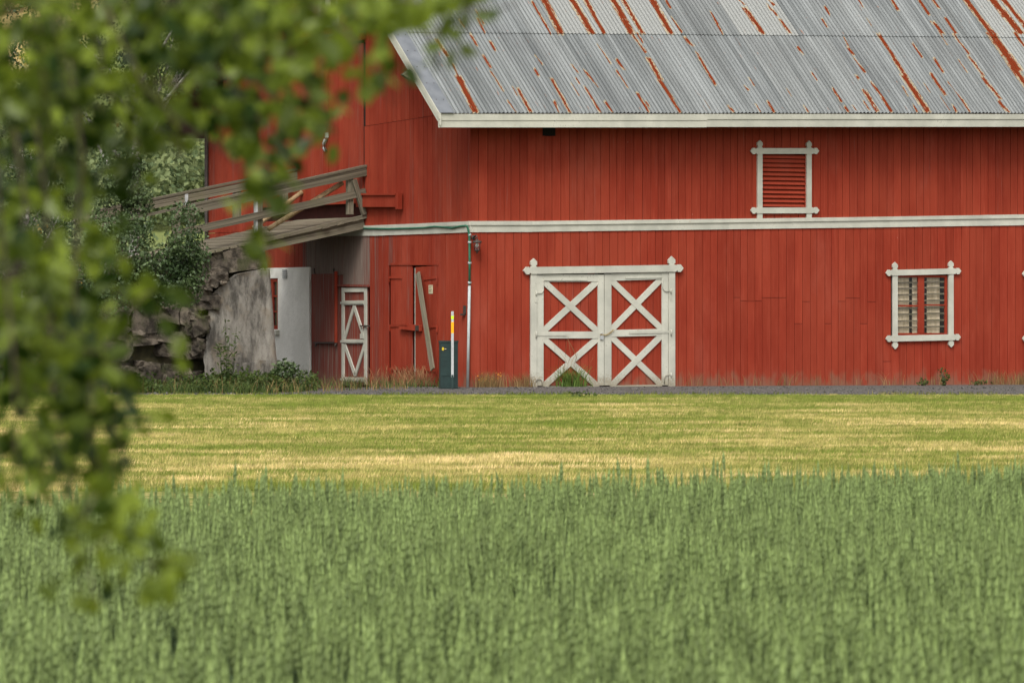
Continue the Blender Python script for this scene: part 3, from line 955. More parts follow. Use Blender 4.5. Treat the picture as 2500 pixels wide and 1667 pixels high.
def belt():
    """Two profiles each: a thin ledge that sheds water and the board below it."""
    for pl, tab, side in ((FR, BELT_F, 1), (GA, BELT_G, -1)):
        part = None
        for i in range(len(tab) - 1):
            (u0, a0, b0), (u1, a1, b1) = tab[i], tab[i + 1]
            for k0, k1, pr, nm in ((0, .36, .055, 'belt_ledge'), (.36, 1, .028, 'belt_board')):
                p0 = pl.p((u0, a0 + (b0 - a0) * (k0 + k1) / 2), pr); p1 = pl.p((u1, a1 + (b1 - a1) * (k0 + k1) / 2), pr)
                if i == 0: p0 = (-.03 if side > 0 else 0.0 + .03, p0[1])
                wpx = (b0 - a0) * (k1 - k0)
                pl.bar(nm, MAT['white'], front_wall if side > 0 else gable_wall, p0, p1, wpx / 111 , .03 if nm == 'belt_board' else .075, pr, ext=.0)
belt()

# ---- big double door with crossed braces
def big_door():
    W = MAT['white']
    fr = bpy.data.objects.new('door_frame', None); link(fr, barn)
    P = lambda x, y, pr=0.0: FR.p(R3(x, y), pr)
    px = .23594 / 96.0                           # zoomed pixels to metres along the wall
    FR.poly('lintel', W, fr, fancy_board(P(185, 258), P(1840, 232), .152), .05, .085)
    FR.poly('post', W, fr, fancy_board((P(298, 130)[0], P(298, 130)[1]), (P(297, 1500)[0], -.1), .150, True, False), .045, .06)
    FR.poly('post', W, fr, fancy_board((P(1725, 108)[0], P(1725, 108)[1]), (P(1727, 1480)[0], -.1), .165, True, False), .045, .06)
    def leaf(xl, xr, swl, swr, top, mid, bot, order):
        d = bpy.data.objects.new('door', None); link(d, barn)
        a0, a1 = P(xl, 800)[0], P(xr, 800)[0]
        za = P(xl, top[0])[1]; zb = P(xr, top[1])[1]
        n = 9
        for k in range(n):
            b0 = a0 + (a1 - a0) * k / n; b1 = a0 + (a1 - a0) * (k + 1) / n
            FR.rect('board', MAT['red'], d, b0 + .005, b1 - .005, .03, min(za, zb) - .02, .022, random.uniform(.0, .004), wear=random.uniform(.05, .2))
        e0, e1 = a0 + swl * px, a1 - swr * px
        FR.rect('stile', W, d, a0 + .004, e0, .025, za - .004, .03, .044)
        FR.rect('stile', W, d, e1, a1 - .004, .025, zb - .004, .03, .044)
        tw = .145
        xm0, xm1 = xl + swl, xr - swr
        FR.bar('rail', W, d, P(xm0, top[0] + 36), P(xm1, top[1] + 36), .158, .028, .041)
        FR.bar('rail', W, d, P(xm0, mid[0] + 34), P(xm1, mid[1] + 34), .150, .028, .041)
        FR.bar('rail', W, d, P(xm0, bot[0]), P(xm1, bot[1]), .06, .028, .041)
        for (y0, y1), od in (((top, mid), order[0]), ((mid, bot), order[1])):
            lt, rt = (xm0 + 12, y0[0] + 78), (xm1 - 12, y0[1] + 78)
            lb, rb = (xm0, y1[0] - 26 if y1 is mid else y1[0] - 34), (xm1, y1[1] - 26 if y1 is mid else y1[1] - 34)
            lb, rb = (xm0 + 12, lb[1] + 14), (xm1 - 12, rb[1] + 14)
            q = [(lt, rb), (lb, rt)]
            for i, (s, e) in enumerate(q):
                FR.bar('brace', W, d, P(*s), P(*e), .138, .024, .037 if (i == od) else .031, ext=.06)
        return d, a0, a1
    dl, l0, l1 = leaf(331, 1027, 69, 62, (298, 297), (888, 888), (1466, 1462), (0, 0))
    dr, r0, r1 = leaf(1030, 1690, 73, 64, (290, 274), (872, 860), (1458, 1448), (0, 1))
    # strap hinges painted over with the door
    for d, x0, x1, y, pin in ((dl, 400, 850, 348, None), (dl, 318, 640, 920, 318), (dr, 1245, 1625, 328, None), (dr, 1285, 1715, 898, 1715)):
        FR.bar('strap_hinge', W, d, P(x0, y), P(x1, y - (8 if d is dr else 0)), .052, .012, .056)
        if pin:
            p = P(pin, y)
            tube('hinge_pin', [(p[0], -.075, p[1] - .07), (p[0], -.075, p[1] + .07)], .016, W, d)
    for d, x, y, dx in ((dl, 318, 490, 60), (dr, 1712, 470, -60), (dl, 318, 1378, 50), (dr, 1715, 1335, -50)):
        p, q = P(x, y), P(x + dx, y)
        tube('hinge_pin', [(p[0], -.075, p[1] - .06), (p[0], -.075, p[1] + .05)], .016, W, d)
        e = P(x + dx * 1.35, y - 130 if y < 1000 else y + 90)
        tube('hinge_arm', [(p[0], -.07, p[1]), (q[0], -.06, q[1]), (e[0], -.052, q[1] + (.06 if y < 1000 else -.06)), (e[0], -.052, e[1])], .011, W, d)
        FR.rect('hinge_plate', W, d, p[0] - .03, p[0] + .03, p[1] - .20, p[1] - .04, .012, .071)
    # the dark gap above the sagging left leaf
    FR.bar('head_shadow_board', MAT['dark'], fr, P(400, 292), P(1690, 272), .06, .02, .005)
    # padlock and chain hang on the meeting stiles
    lk = thing('padlock', 'steel padlock with a chain hanging where the big white barn doors meet', 'padlock', matrix=BARN_M)
    p = P(998, 945)
    FR.rect('lock_body', MAT['steel'], lk, p[0] - .038, p[0] + .038, p[1] - .05, p[1] + .035, .03, .078)
    tube('shackle', [(p[0] - .026, -.063, p[1] + .03), (p[0] - .026, -.063, p[1] + .075), (p[0], -.063, p[1] + .10), (p[0] + .026, -.063, p[1] + .075), (p[0] + .026, -.063, p[1] + .03)], .008, MAT['steel'], lk)
    pa, pb = P(990, 918), P(1118, 872)
    V, Fc = [], []
    for k in range(11):
        f = k / 10
        c = Vector((pa[0] + (pb[0] - pa[0]) * f, -.062, pa[1] + (pb[1] - pa[1]) * f - .05 * math.sin(math.pi * f)))
        ring = [c + Vector((.024 * math.cos(t), .012 * math.sin(t) * (k % 2), .014 * math.sin(t) * (1 if k % 2 == 0 else .4))) for t in np.linspace(0, 2 * math.pi, 9)]
        v, f_ = tube(None, ring, .006, None, None, 4)
        b = len(V); V += v; Fc += [tuple(i + b for i in q) for q in f_]
    mesh_obj('chain', V, Fc, MAT['brass'], lk)
big_door()

# ---- windows with carved frames
def vent_window():
    w = bpy.data.objects.new('window', None); link(w, barn)
    w['label'] = 'louvred upper window with a carved cream frame'
    P = lambda x, y: FR.p(R4(x, y))
    W = MAT['white']
    z_l = belt_z_front(P(205, 590)[0]) + .1
    for x, yt in ((204, 63), (540, 66)):
        FR.poly('frame_post', W, w, fancy_board(P(x, yt), (P(x, 590)[0], z_l), .128, True, False), .045, .05)
    FR.poly('frame_rail', W, w, fancy_board(P(137, 138), P(606, 138), .128), .03, .065)
    FR.poly('frame_rail', W, w, fancy_board(P(137, 544), P(607, 543), .130), .03, .065)
    a0, a1 = P(222, 300)[0], P(523, 300)[0]
    z1, z0 = P(300, 158)[1], P(300, 520)[1]
    n = 12
    for k in range(n):
        zc = z1 - (z1 - z0) * (k + .5) / n
        hgt = (z1 - z0) / n
        M = FR.M @ Matrix.Translation(((a0 + a1) / 2, .035, zc)) @ Matrix.Rotation(R(-36), 4, 'X') @ Matrix.Diagonal((a1 - a0, .018, hgt * 1.05, 1))
        box('slat', MAT['red'], w, M, .1)
    FR.rect('backing_board', MAT['dark'], w, a0 - .05, a1 + .05, z0 - .05, z1 + .05, .02, -.105)
    return w
vent_window()

def low_window(da=0.0, label=None):
    w = bpy.data.objects.new('window', None); link(w, barn)
    w.location = (da, 0, 0)
    if label: w['label'] = label
    P = lambda x, y: FR.p(R4(x, y))
    W = MAT['white']
    for x, yt, yb in ((1128, 896, 1491), (1510, 886, 1479)):
        FR.poly('frame_post', W, w, fancy_board(P(x, yt), P(x + 1, yb), .132), .045, .05)
    FR.poly('frame_rail', W, w, fancy_board(P(1061, 970), P(1577, 957), .130), .03, .065)
    FR.poly('frame_rail', W, w, fancy_board(P(1061, 1419), P(1574, 1408), .134), .03, .065)
    a0, a1 = P(1146, 1190)[0], P(1492, 1190)[0]
    z1, z0 = P(1320, 985)[1], P(1320, 1395)[1]
    RD = MAT['red']
    FR.rect('sash_rail', RD, w, a0, a1, z1 - .05, z1, .04, .0); FR.rect('sash_rail', RD, w, a0, a1, z0, z0 + .05, .04, .0)
    FR.rect('sash_stile', RD, w, a0, a0 + .018, z0 + .05, z1 - .05, .04, .0)
    FR.rect('sash_stile', RD, w, P(1476, 1190)[0], a1, z0 + .05, z1 - .05, .04, .0)
    m0, m1 = P(1293, 1190)[0], P(1333, 1190)[0]
    FR.rect('mullion', RD, w, m0, m1, z0 + .05, z1 - .05, .045, .006)
    FR.rect('glazing_bar', RD, w, a0 + .018, m0, P(1200, 1200)[1], P(1200, 1188)[1], .03, -.004)
    FR.rect('glazing_bar', RD, w, m1, P(1476, 1190)[0], P(1400, 1194)[1], P(1400, 1184)[1], .03, -.004)
    for xa, xb, sh in ((1150, 1293, 0), (1333, 1476, -5)):
        for y in (1037, 1076, 1119, 1163, 1210, 1252, 1298, 1342):
            FR.bar('slat', MAT['grey'], w, P(xa, y + sh), P(xb, y + sh - 2), .034, .014, -.025 + random.uniform(-.006, .002))
        FR.rect('pane', MAT['lamp_glass'], w, P(xa, 1190)[0], P(xb, 1190)[0], z0 + .05, z1 - .05, .003, -.018)
    for xa, xb in ((1164, 1243), (1266, 1300), (1325, 1347), (1366, 1452)):
        FR.rect('backing_board', MAT['pale_wood'], w, P(xa, 1190)[0], P(xb, 1190)[0], z0, z1, .02, -.075)
    FR.rect('backing_board', MAT['dark'], w, a0 - .04, a1 + .04, z0 - .04, z1 + .04, .02, -.11)
    return w
low_window(0.0, 'lower window with a red sash and grey bars over pale planks')
low_window(W3, 'lower window at the right edge of the picture')

# dark panel painting in the shade of an open vent under the eave
o = ext(FR, R6, 1248, 900, 1340, 978)
FR.rect('vent_shade_panel', MAT['dark'], front_wall, o[0], o[1], o[2], o[3], .02, .008)

# ---- old red double door on the gable
def old_door():
    P = lambda x, y, pr=0: GA.p(R2(x, y), pr)
    RD = MAT['red']
    zb = .03
    for xl, xr, tl, tr, pr, hinges in ((338, 510, 484, 490, .0, ((330, 432, 578, 580), (335, 430, 965, 962), (340, 452, 1310, 1318))),
                                       (540, 714, 498, 488, .012, ((610, 716, 592, 578), (640, 716, 975, 967), (560, 716, 1310, 1322)))):
        d = bpy.data.objects.new('door', None); link(d, barn)
        a0, a1 = P(xl, 900)[0], P(xr, 900)[0]
        n = 4
        for k in range(n):
            f0, f1 = k / n, (k + 1) / n
            zt = P(xl, tl + (tr - tl) * (f0 + f1) / 2)[1]
            GA.rect('board', RD, d, a0 + (a1 - a0) * f0 + .003, a0 + (a1 - a0) * f1 - .003, zb, zt, .03, pr + random.uniform(0, .003), wear=random.uniform(.12, .26))
        for x0, x1, y0, y1 in hinges:
            GA.bar('strap_hinge', RD, d, P(x0, y0), P(x1, y1), .055, .014, pr + .02)
            q = P(x0 if xl < 500 else x1, y0 + 8)
            GA.rect('hinge_pin', RD, d, q[0] - .02, q[0] + .02, q[1] - .09, q[1] + .05, .02, pr + .026)
    GA.rect('door_edge', MAT['white'], d, P(533, 900)[0], P(540, 900)[0], zb, P(538, 505)[1], .02, .008)
    d = bpy.data.objects.new('door_bar', None); link(d, barn)
    GA.bar('bar', RD, d, P(432, 968), P(600, 985), .125, .06, .09)
    GA.bar('bar_bracket', RD, d, P(432, 952), P(500, 955), .04, .05, .10)
    GA.rect('bar_bracket', MAT['iron'], d, P(565, 985)[0], P(592, 985)[0], P(580, 1004)[1], P(580, 962)[1], .05, .10)
    GA.bar('lintel', RD, gable_wall, P(345, 473), P(722, 473), .05, .03, .02)
old_door()

# ---- narrow cream framed door with diamond braces
def narrow_door():
    P = lambda x, y, pr=0: GA.p(R1(x, y), pr)
    d = bpy.data.objects.new('door', None); link(d, barn)
    d['label'] = 'narrow door with a cream diamond frame'
    W = MAT['white']
    a0, a1 = P(1337, 1200)[0], P(1487, 1200)[0]
    zt, zb = P(1400, 876)[1], .02
    for k in range(5):
        GA.rect('board', MAT['red'], d, a0 + (a1 - a0) * k / 5 + .003, a0 + (a1 - a0) * (k + 1) / 5 - .003, zb, zt, .03, .0, wear=random.uniform(.38, .44))
    sw = .105
    GA.rect('stile', W, d, a0, a0 + sw, zb, zt, .03, .035)
    GA.rect('stile', W, d, a1 - sw, a1, zb, zt, .03, .035)
    for y0, y1 in ((877, 903), (955, 981), (1190, 1216), (1420, 1449)):
        z1, z0 = P(1412, y0)[1], P(1412, y1)[1]
        GA.rect('rail', W, d, a0 + sw, a1 - sw, z0, z1, .03, .034)
        if y0 > 900: GA.rect('strap_hinge', W, d, a0 - .04, a1 - .12, (z0 + z1) / 2 - .025, (z0 + z1) / 2 + .025, .012, .048)
    for s, e in (((1411, 990), (1353, 1184)), ((1411, 990), (1473, 1184)), ((1417, 1408), (1353, 1224)), ((1417, 1408), (1475, 1224))):
        GA.bar('brace', W, d, P(*s), P(*e), .10, .026, .033 if s[0] % 2 else .030, ext=.0)
    GA.rect('latch', MAT['iron'], d, P(1458, 1108)[0], P(1512, 1108)[0], P(1480, 1113)[1], P(1480, 1104)[1], .03, .075)
    GA.rect('lock_plate', W, d, P(1452, 1170)[0], P(1473, 1170)[0], P(1460, 1186)[1], P(1460, 1155)[1], .02, .05)
    GA.bar('lintel', MAT['red'], gable_wall, P(1318, 863), P(1500, 866), .05, .05, .06, wear=.4)
    # boarded shutter beside it
    h = bpy.data.objects.new('shutter', None); link(h, barn)
    h['label'] = 'faded brown boarded shutter hung on iron hooks'
    b0, b1 = P(1163, 1000)[0], P(1304, 1000)[0]
    z1, z0 = P(1230, 793)[1], P(1230, 1205)[1]
    for k in range(5):
        GA.rect('board', MAT['red'], h, b0 + (b1 - b0) * k / 5 + .002, b0 + (b1 - b0) * (k + 1) / 5 - .002, z0, z1, .03, .075, wear=.41 + random.uniform(-.02, .02))
    GA.rect('edge_batten', MAT['red'], h, b1, b1 + .05, z0 - .02, z1 + .05, .06, .085, wear=.1)
    GA.rect('track', MAT['iron'], h, b0 + .1, b1 + .04, z0 - .035, z0 - .005, .03, .07)
    for x in (1181, 1300):
        q = P(x, 785)
        tube('hook', [(-.05, -q[0] , q[1] - .04), (-.075, -q[0], q[1] + .03), (-.05, -q[0] + .05, q[1] + .09)], .018, MAT['iron'], h)
        q = P(x + 8, 1222)
        tube('hook', [(-.05, -q[0], q[1] + .04), (-.085, -q[0], q[1] - .05)], .022, MAT['iron'], h)
narrow_door()

# ---- white rendered foot of the gable with a red window
def plaster():
    P = lambda x, y, pr=0: GA.p(R1(x, y), pr)
    a0, a1 = -GW, plaster_a1
    wx0, wx1 = P(872, 1000)[0], P(950, 1000)[0]
    z1, z0 = P(920, 820)[1], P(920, 1130)[1]
    part = bpy.data.objects.new('foundation', None); link(part, barn)
    part['label'] = 'white rendered foundation wall'
    for q in ((wx1, a1, -.2, plaster_top), (a0, wx0, -.2, plaster_top), (wx0, wx1, -.2, z0), (wx0, wx1, z1, plaster_top)):
        nx, nz = max(2, int((q[1] - q[0]) / .12)), max(2, int((q[3] - q[2]) / .12))
        V, Fc = [], []
        for j in range(nz + 1):
            for i in range(nx + 1):
                a = q[0] + (q[1] - q[0]) * i / nx; z = q[2] + (q[3] - q[2]) * j / nz
                b = .0 if i in (0, nx) or j in (0, nz) else .018 * noise.noise((a * 2, z * 2, 1))
                V.append(tuple(GA.M @ Vector((a, -.035 - b, z))))
        n0 = len(V)
        Fc = [(j * (nx + 1) + i, j * (nx + 1) + i + 1, (j + 1) * (nx + 1) + i + 1, (j + 1) * (nx + 1) + i) for j in range(nz) for i in range(nx)]
        V += [tuple(GA.M @ Vector((a, .135, z))) for a, z in ((q[0], q[2]), (q[1], q[2]), (q[1], q[3]), (q[0], q[3]))]
        c = [0, nx, nz * (nx + 1) + nx, nz * (nx + 1)]
        Fc += [(c[1], c[0], n0, n0 + 1), (c[2], c[1], n0 + 1, n0 + 2), (c[3], c[2], n0 + 2, n0 + 3), (c[0], c[3], n0 + 3, n0)]
        mesh_obj('render_panel', V, Fc, MAT['plaster'], part, smooth=False)
    w = bpy.data.objects.new('window', None); link(w, barn)
    w['label'] = 'small red barred window in the white foundation'
    RD = MAT['red']
    fw = .09
    GA.rect('frame_post', RD, w, wx0, wx0 + fw, z0, z1, .06, .01); GA.rect('frame_post', RD, w, wx1 - fw, wx1, z0, z1, .06, .01)
    GA.rect('frame_rail', RD, w, wx0 + fw, wx1 - fw, z1 - .08, z1, .06, .01); GA.rect('frame_rail', RD, w, wx0 + fw, wx1 - fw, z0, z0 + .09, .06, .01)
    mid = P(908, 900)[0]
    GA.rect('mullion', RD, w, mid - .05, mid + .05, z0 + .09, z1 - .08, .05, .004)
    for y in (928, 1022):
        z = P(920, y)[1]
        GA.rect('glazing_bar', RD, w, mid + .05, wx1 - fw, z - .02, z + .02, .04, .0)
    for ya, yb in ((830, 928), (928, 1022), (1022, 1124)):
        GA.rect('pane', MAT['glass'], w, wx0 + fw, wx1 - fw, P(920, yb)[1], P(920, ya)[1], .008, -.03)
    GA.rect('sill', MAT['white'], w, wx0, wx1 + .08, z0 - .13, z0 - .02, .14, .12)
    for k in range(5):
        q = P(995, 770 + k * 11)
        GA.rect('vent_slat', MAT['steel'], part, q[0] - .1, q[0] + .1, q[1] - .016, q[1] + .01, .02, .065)
plaster()

# ---- sliding doors reached by the ramp
def sliding():
    a_seam = -T(806)
    zb = DECK + .30
    for a0, a1, pr, wv in ((slide_a0, a_seam, .05, .16), (a_seam + .004, slide_a1, .03, .15)):
        d = bpy.data.objects.new('sliding_door', None); link(d, barn)
        n = max(3, int((a1 - a0) / .21))
        for k in range(n):
            GA.rect('board', MAT['red'], d, a0 + (a1 - a0) * k / n + .004, a0 + (a1 - a0) * (k + 1) / n - .004, zb, slide_top - .12, .03, pr + random.uniform(0, .004), wear=wv + random.uniform(-.08, .16))
    p = GA.p(R5(1394, 925))
    GA.rect('lock_plate', MAT['white'], d, p[0] - .07, p[0] + .07, p[1] - .02, p[1] + .09, .02, .075)
    tube('handle', [(-.08, -p[0] + .06, p[1] - .05), (-.11, -p[0] + .09, p[1] - .15), (-.11, -p[0] + .09, p[1] - .25), (-.08, -p[0] + .05, p[1] - .33)], .022, MAT['steel'], d)
    tube('handle', [(-.08, -p[0] - .03, p[1] - .05), (-.11, -p[0] + .01, p[1] - .15), (-.11, -p[0] + .01, p[1] - .25), (-.08, -p[0] - .03, p[1] - .33)], .022, MAT['iron'], d)
    tr = bpy.data.objects.new('door_track', None); link(tr, barn)
    p0, p1 = GA.p(R5(932, 300)), GA.p(R5(1500, 258))
    GA.bar('track_board', MAT['red'], tr, (slide_a0, slide_top - .03), (slide_a1 + .1, slide_top + .03), .16, .10, .12)
    GA.bar('track_ledge', MAT['grey'], tr, (slide_a0 - .05, slide_top + .07), (slide_a1 + .1, slide_top + .13), .05, .2, .2)
    GA.bar('drip_ledge', MAT['red'], gable_wall, GA.p(R5(1630, 190)), GA.p(R5(1790, 172)), .05, .12, .12)
    # dark opening frame on the right and the guide beam
    GA.rect('jamb', MAT['dark'], gable_wall, slide_a1, slide_a1 + .07, DECK, slide_top - .1, .02, .002)
    g = bpy.data.objects.new('guide_beam', None); link(g, barn)
    q0, q1 = GA.p(R1(1450, 352)), GA.p(R1(1690, 352))
    GA.bar('beam', MAT['red'], g, q0, q1, .26, .10, .14)
    GA.bar('beam_cap', MAT['red'], g, (q0[0], q0[1] + .15), (q1[0] + .05, q1[1] + .15), .04, .16, .18, wear=.1)
    e = GA.p(R1(1700, 352))
    GA.rect('beam_end', MAT['red'], g, e[0] - .05, e[0] + .06, e[1] - .18, e[1] + .18, .12, .16)
    # upper gable window, half above the picture
    w = bpy.data.objects.new('window', None); link(w, barn)
    w['label'] = 'white framed window high in the gable'
    P = lambda x, y: GA.p(R5(x, y))
    a0, a1 = P(1326, 90)[0], P(1462, 90)[0]
    zt, z0 = P(1390, -190)[1], P(1390, 150)[1]
    for b0, b1 in ((a0, a0 + .09), (a1 - .09, a1)): GA.rect('frame_post', MAT['white'], w, b0, b1, z0, zt, .06, .04)
    m = P(1388, 90)[0]
    GA.rect('mullion', MAT['white'], w, m - .09, m + .09, z0, zt, .05, .03)
    GA.rect('frame_rail', MAT['white'], w, a0 + .09, a1 - .09, zt - .1, zt, .05, .035)
    GA.rect('pane', MAT['glass'], w, a0 + .09, m - .09, z0, zt - .1, .01, -.01); GA.rect('pane', MAT['glass'], w, m + .09, a1 - .09, z0, zt - .1, .01, -.01)
    GA.rect('sill', MAT['white'], w, a0 - .12, a1, z0 - .12, z0, .14, .12)
    # purlin end that pokes out by the verge
    y, z = -OE + 1.28, 0
    z = EA + EB * -OV + (y + OE) * TP - .30
    mesh_obj('purlin_end', [(-OV - .22, y - .05, z + .05), (-OV - .02, y - .07, z - .06), (-OV - .02, y + .07, z - .06), (-OV - .22, y + .05, z + .05), (-OV - .02, y - .07, z + .16), (-OV - .02, y + .07, z + .16)],
             [(0, 1, 4), (3, 5, 2), (0, 4, 5, 3), (0, 3, 2, 1), (1, 2, 5, 4)], MAT['grey'], barn)
    # dark pipe at the far corner
    tube('downpipe', [(-.06, GW - .05, .3), (-.06, GW - .05, ze(0) + .2)], .045, MAT['iron'], barn)
sliding()

# ---------------------------------------------------------------- things on and against the walls
def cable():
    t = thing('cable_conduit', 'green cable along the cream belt board and grey pipe down the barn corner', 'cable', matrix=BARN_M)
    pts = []
    for x, y in ((60, 182), (180, 186), (330, 188), (480, 184), (600, 180), (690, 170), (780, 176), (830, 182), (890, 168), (930, 163)):
        q = on_x(*R2(x, y + 4), -.05); pts.append((-.05, q[0], q[1]))
    tube('cable', pts, .022, MAT['green_cable'], t, 6)
    pts = []
    for x, y in ((930, 165), (948, 172), (958, 200), (966, 250), (968, 400), (968, 640)):
        q = on_y(*R2(x, y), -.06); pts.append((q[0], -.06, q[1]))
    tube('cable', pts, .025, MAT['green_cable'], t, 8)
    a, b = on_y(*R2(967, 645), -.08), on_y(*R2(953, 1478), -.08)
    tube('pipe', [(a[0], -.08, a[1]), (b[0], -.08, 0.0)], .032, MAT['pvc'], t, 8)
    for y in (240, 300, 465, 622):
        q = on_y(*R2(968, y), -.06)
        tube('clip', [(q[0] - .03, -.06, q[1]), (q[0] + .03, -.06, q[1])], .031, MAT['pvc'], t, 6)
    # rusty bracket beside the pipe
    h = thing('wall_bracket', 'small rusty iron bracket on the gable beside the grey pipe', 'bracket', matrix=BARN_M)
    q = GA.p(R2(935, 838))
    GA.rect('plate', MAT['iron'], h, q[0] - .05, q[0] + .05, q[1] - .09, q[1] + .09, .02, .03)
    GA.rect('arm', MAT['iron'], h, q[0] - .09, q[0] + .02, q[1] - .12, q[1] - .08, .05, .08)
cable()

def lantern():
    t = thing('wall_lantern', 'black wall lantern with clear glass mounted near the barn corner', 'lantern', matrix=BARN_M)
    ac, zc = on_y(*R2(1028, 318), -.16)
    loc = (ac, -.16, zc)
    ir = MAT['iron']
    lathe('cap', [(.001, .13), (.02, .12), (.03, .10), (.095, .075), (.11, .045), (.10, .04)], ir, t, loc, 8)
    lathe('glass', [(.085, .04), (.055, -.11)], MAT['lamp_glass'], t, loc, 6, False)
    for k in range(6):
        an = 2 * math.pi * k / 6
        tube('glazing_bar', [(ac + .087 * math.cos(an), -.16 + .087 * math.sin(an), zc + .04), (ac + .056 * math.cos(an), -.16 + .056 * math.sin(an), zc - .11)], .007, ir, t, 4)
    lathe('base', [(.06, -.11), (.065, -.12), (.03, -.145), (.012, -.16), (.018, -.175), (.002, -.19)], ir, t, loc, 8)
    lathe('bulb', [(.01, -.06), (.035, -.03), (.035, .0), (.02, .04)], MAT['bulb'], t, loc, 8)
    q = on_y(*R2(1003, 262), -.03)
    tube('arm', [(q[0] - .01, -.03, q[1]), (q[0] + .01, -.10, q[1] + .05), (ac, -.16, zc + .17), (ac, -.16, zc + .12)], .014, ir, t, 6)
    lathe('back_plate', [(.001, .0), (.05, .012), (.055, .0)], ir, t, (0, 0, 0), 10).matrix_basis = Matrix.Translation((q[0], -.012, q[1])) @ Matrix.Rotation(R(90), 4, 'X')
lantern()

def leaning_plank():
    p0, p1 = GA.p(R2(548, 545), .12), GA.p(R2(686, 1312), .30)
    a = Vector((-.10, -p0[0], p0[1])); b = Vector((-.34, -p1[0], p1[1]))
    d = a - b
    z = d.normalized(); x = Vector((0, -1, 0)); y = z.cross(x).normalized(); x = y.cross(z)
    M = Matrix.Translation((a + b) / 2) @ Matrix((x, y, z)).transposed().to_4x4() @ Matrix.Diagonal((.15, .035, d.length, 1))
    o = box('leaning_plank', MAT['grey_post'], None, BARN_M @ M)
    tag(o, 'weathered grey plank leaning across the old red double door', 'plank')
leaning_plank()

def notice():
    t = thing('paper_notice', 'small yellowed paper notice on the right leaf of the old red door', 'notice', matrix=BARN_M)
    P = lambda x, y: GA.p(R2(x, y))
    a0, a1, z1, z0 = P(648, 670)[0], P(681, 670)[0], P(660, 640)[1], P(660, 708)[1]
    GA.rect('sheet', MAT['paper'], t, a0, a1, z0, z1, .004, .022)
    for k, f in enumerate((.12, .24, .36, .52, .62, .72, .84)):
        z = z1 - (z1 - z0) * f
        GA.rect('text_line', MAT['ink'], t, a0 + .02, a1 - .02 - .03 * (k % 3), z - .006, z + .006, .002, .0245)
notice()

def cabinet():
    c = at(*R1(1979, 1495), 116.6); c.z = 0
    t = thing('utility_cabinet', 'dark green utility cabinet standing on the ground against the gable', 'cabinet', loc=c, rz=R(6))
    w, d, h = .375, .30, 1.0
    g = MAT['cabinet']
    def B(nm, x0, x1, y0, y1, z0, z1, m):
        return box(nm, m, t, Matrix.Translation(((x0 + x1) / 2, (y0 + y1) / 2, (z0 + z1) / 2)) @ Matrix.Diagonal((x1 - x0, y1 - y0, z1 - z0, 1)))
    B('body', -w / 2, w / 2, -d / 2, d / 2, -.05, h - .04, g)
    B('lid', -w / 2 - .012, w / 2 + .012, -d / 2 - .015, d / 2 + .01, h - .04, h, g)
    B('door', -w / 2 + .02, w / 2 - .1, -d / 2 - .012, -d / 2, .25, h - .06, g)
    B('door', w / 2 - .09, w / 2 - .01, -d / 2 - .012, -d / 2, .25, h - .06, g)
    B('plinth', -w / 2 + .01, w / 2 - .01, -d / 2 - .008, -d / 2, .0, .235, g)
    for z in (.58, .66): B('rib', -w / 2 + .03, w / 2 - .11, -d / 2 - .018, -d / 2 - .012, z, z + .012, g)
    B('label_plate', -w / 2 + .035, -w / 2 + .075, -d / 2 - .016, -d / 2 - .012, .795, .855, MAT['yellow'])
    B('label_plate', -w / 2 + .077, -w / 2 + .135, -d / 2 - .016, -d / 2 - .012, .795, .855, MAT['black'])
    B('label_mark', -w / 2 + .052, -w / 2 + .058, -d / 2 - .019, -d / 2 - .016, .805, .845, MAT['black'])
    B('label_mark', -w / 2 + .088, -w / 2 + .125, -d / 2 - .019, -d / 2 - .016, .818, .832, MAT['paper'])
    p = at(*R1(2003, 1420), 116.2)
    t = thing('marker_post', 'grey steel marker post with orange and lime bands before the green cabinet', 'marker post', loc=(p.x, p.y, 0))
    z = lambda y: ZC + (CV - R1(0, y)[1]) / F * 116.2
    def S(nm, z0, z1, m, th=.006, w=.055): return box(nm, m, t, Matrix.Translation((0, 0, (z0 + z1) / 2)) @ Matrix.Diagonal((w, th, z1 - z0, 1)))
    S('strip', z(1420), z(1020), MAT['steel'])
    S('foot', -.1, z(1420) + .05, MAT['cabinet'], .012, .04)
    S('lime_band', z(1068), z(1048), MAT['lime'], .010, .057)
    S('orange_band', z(1153), z(1085), MAT['orange'], .010, .057)
cabinet()

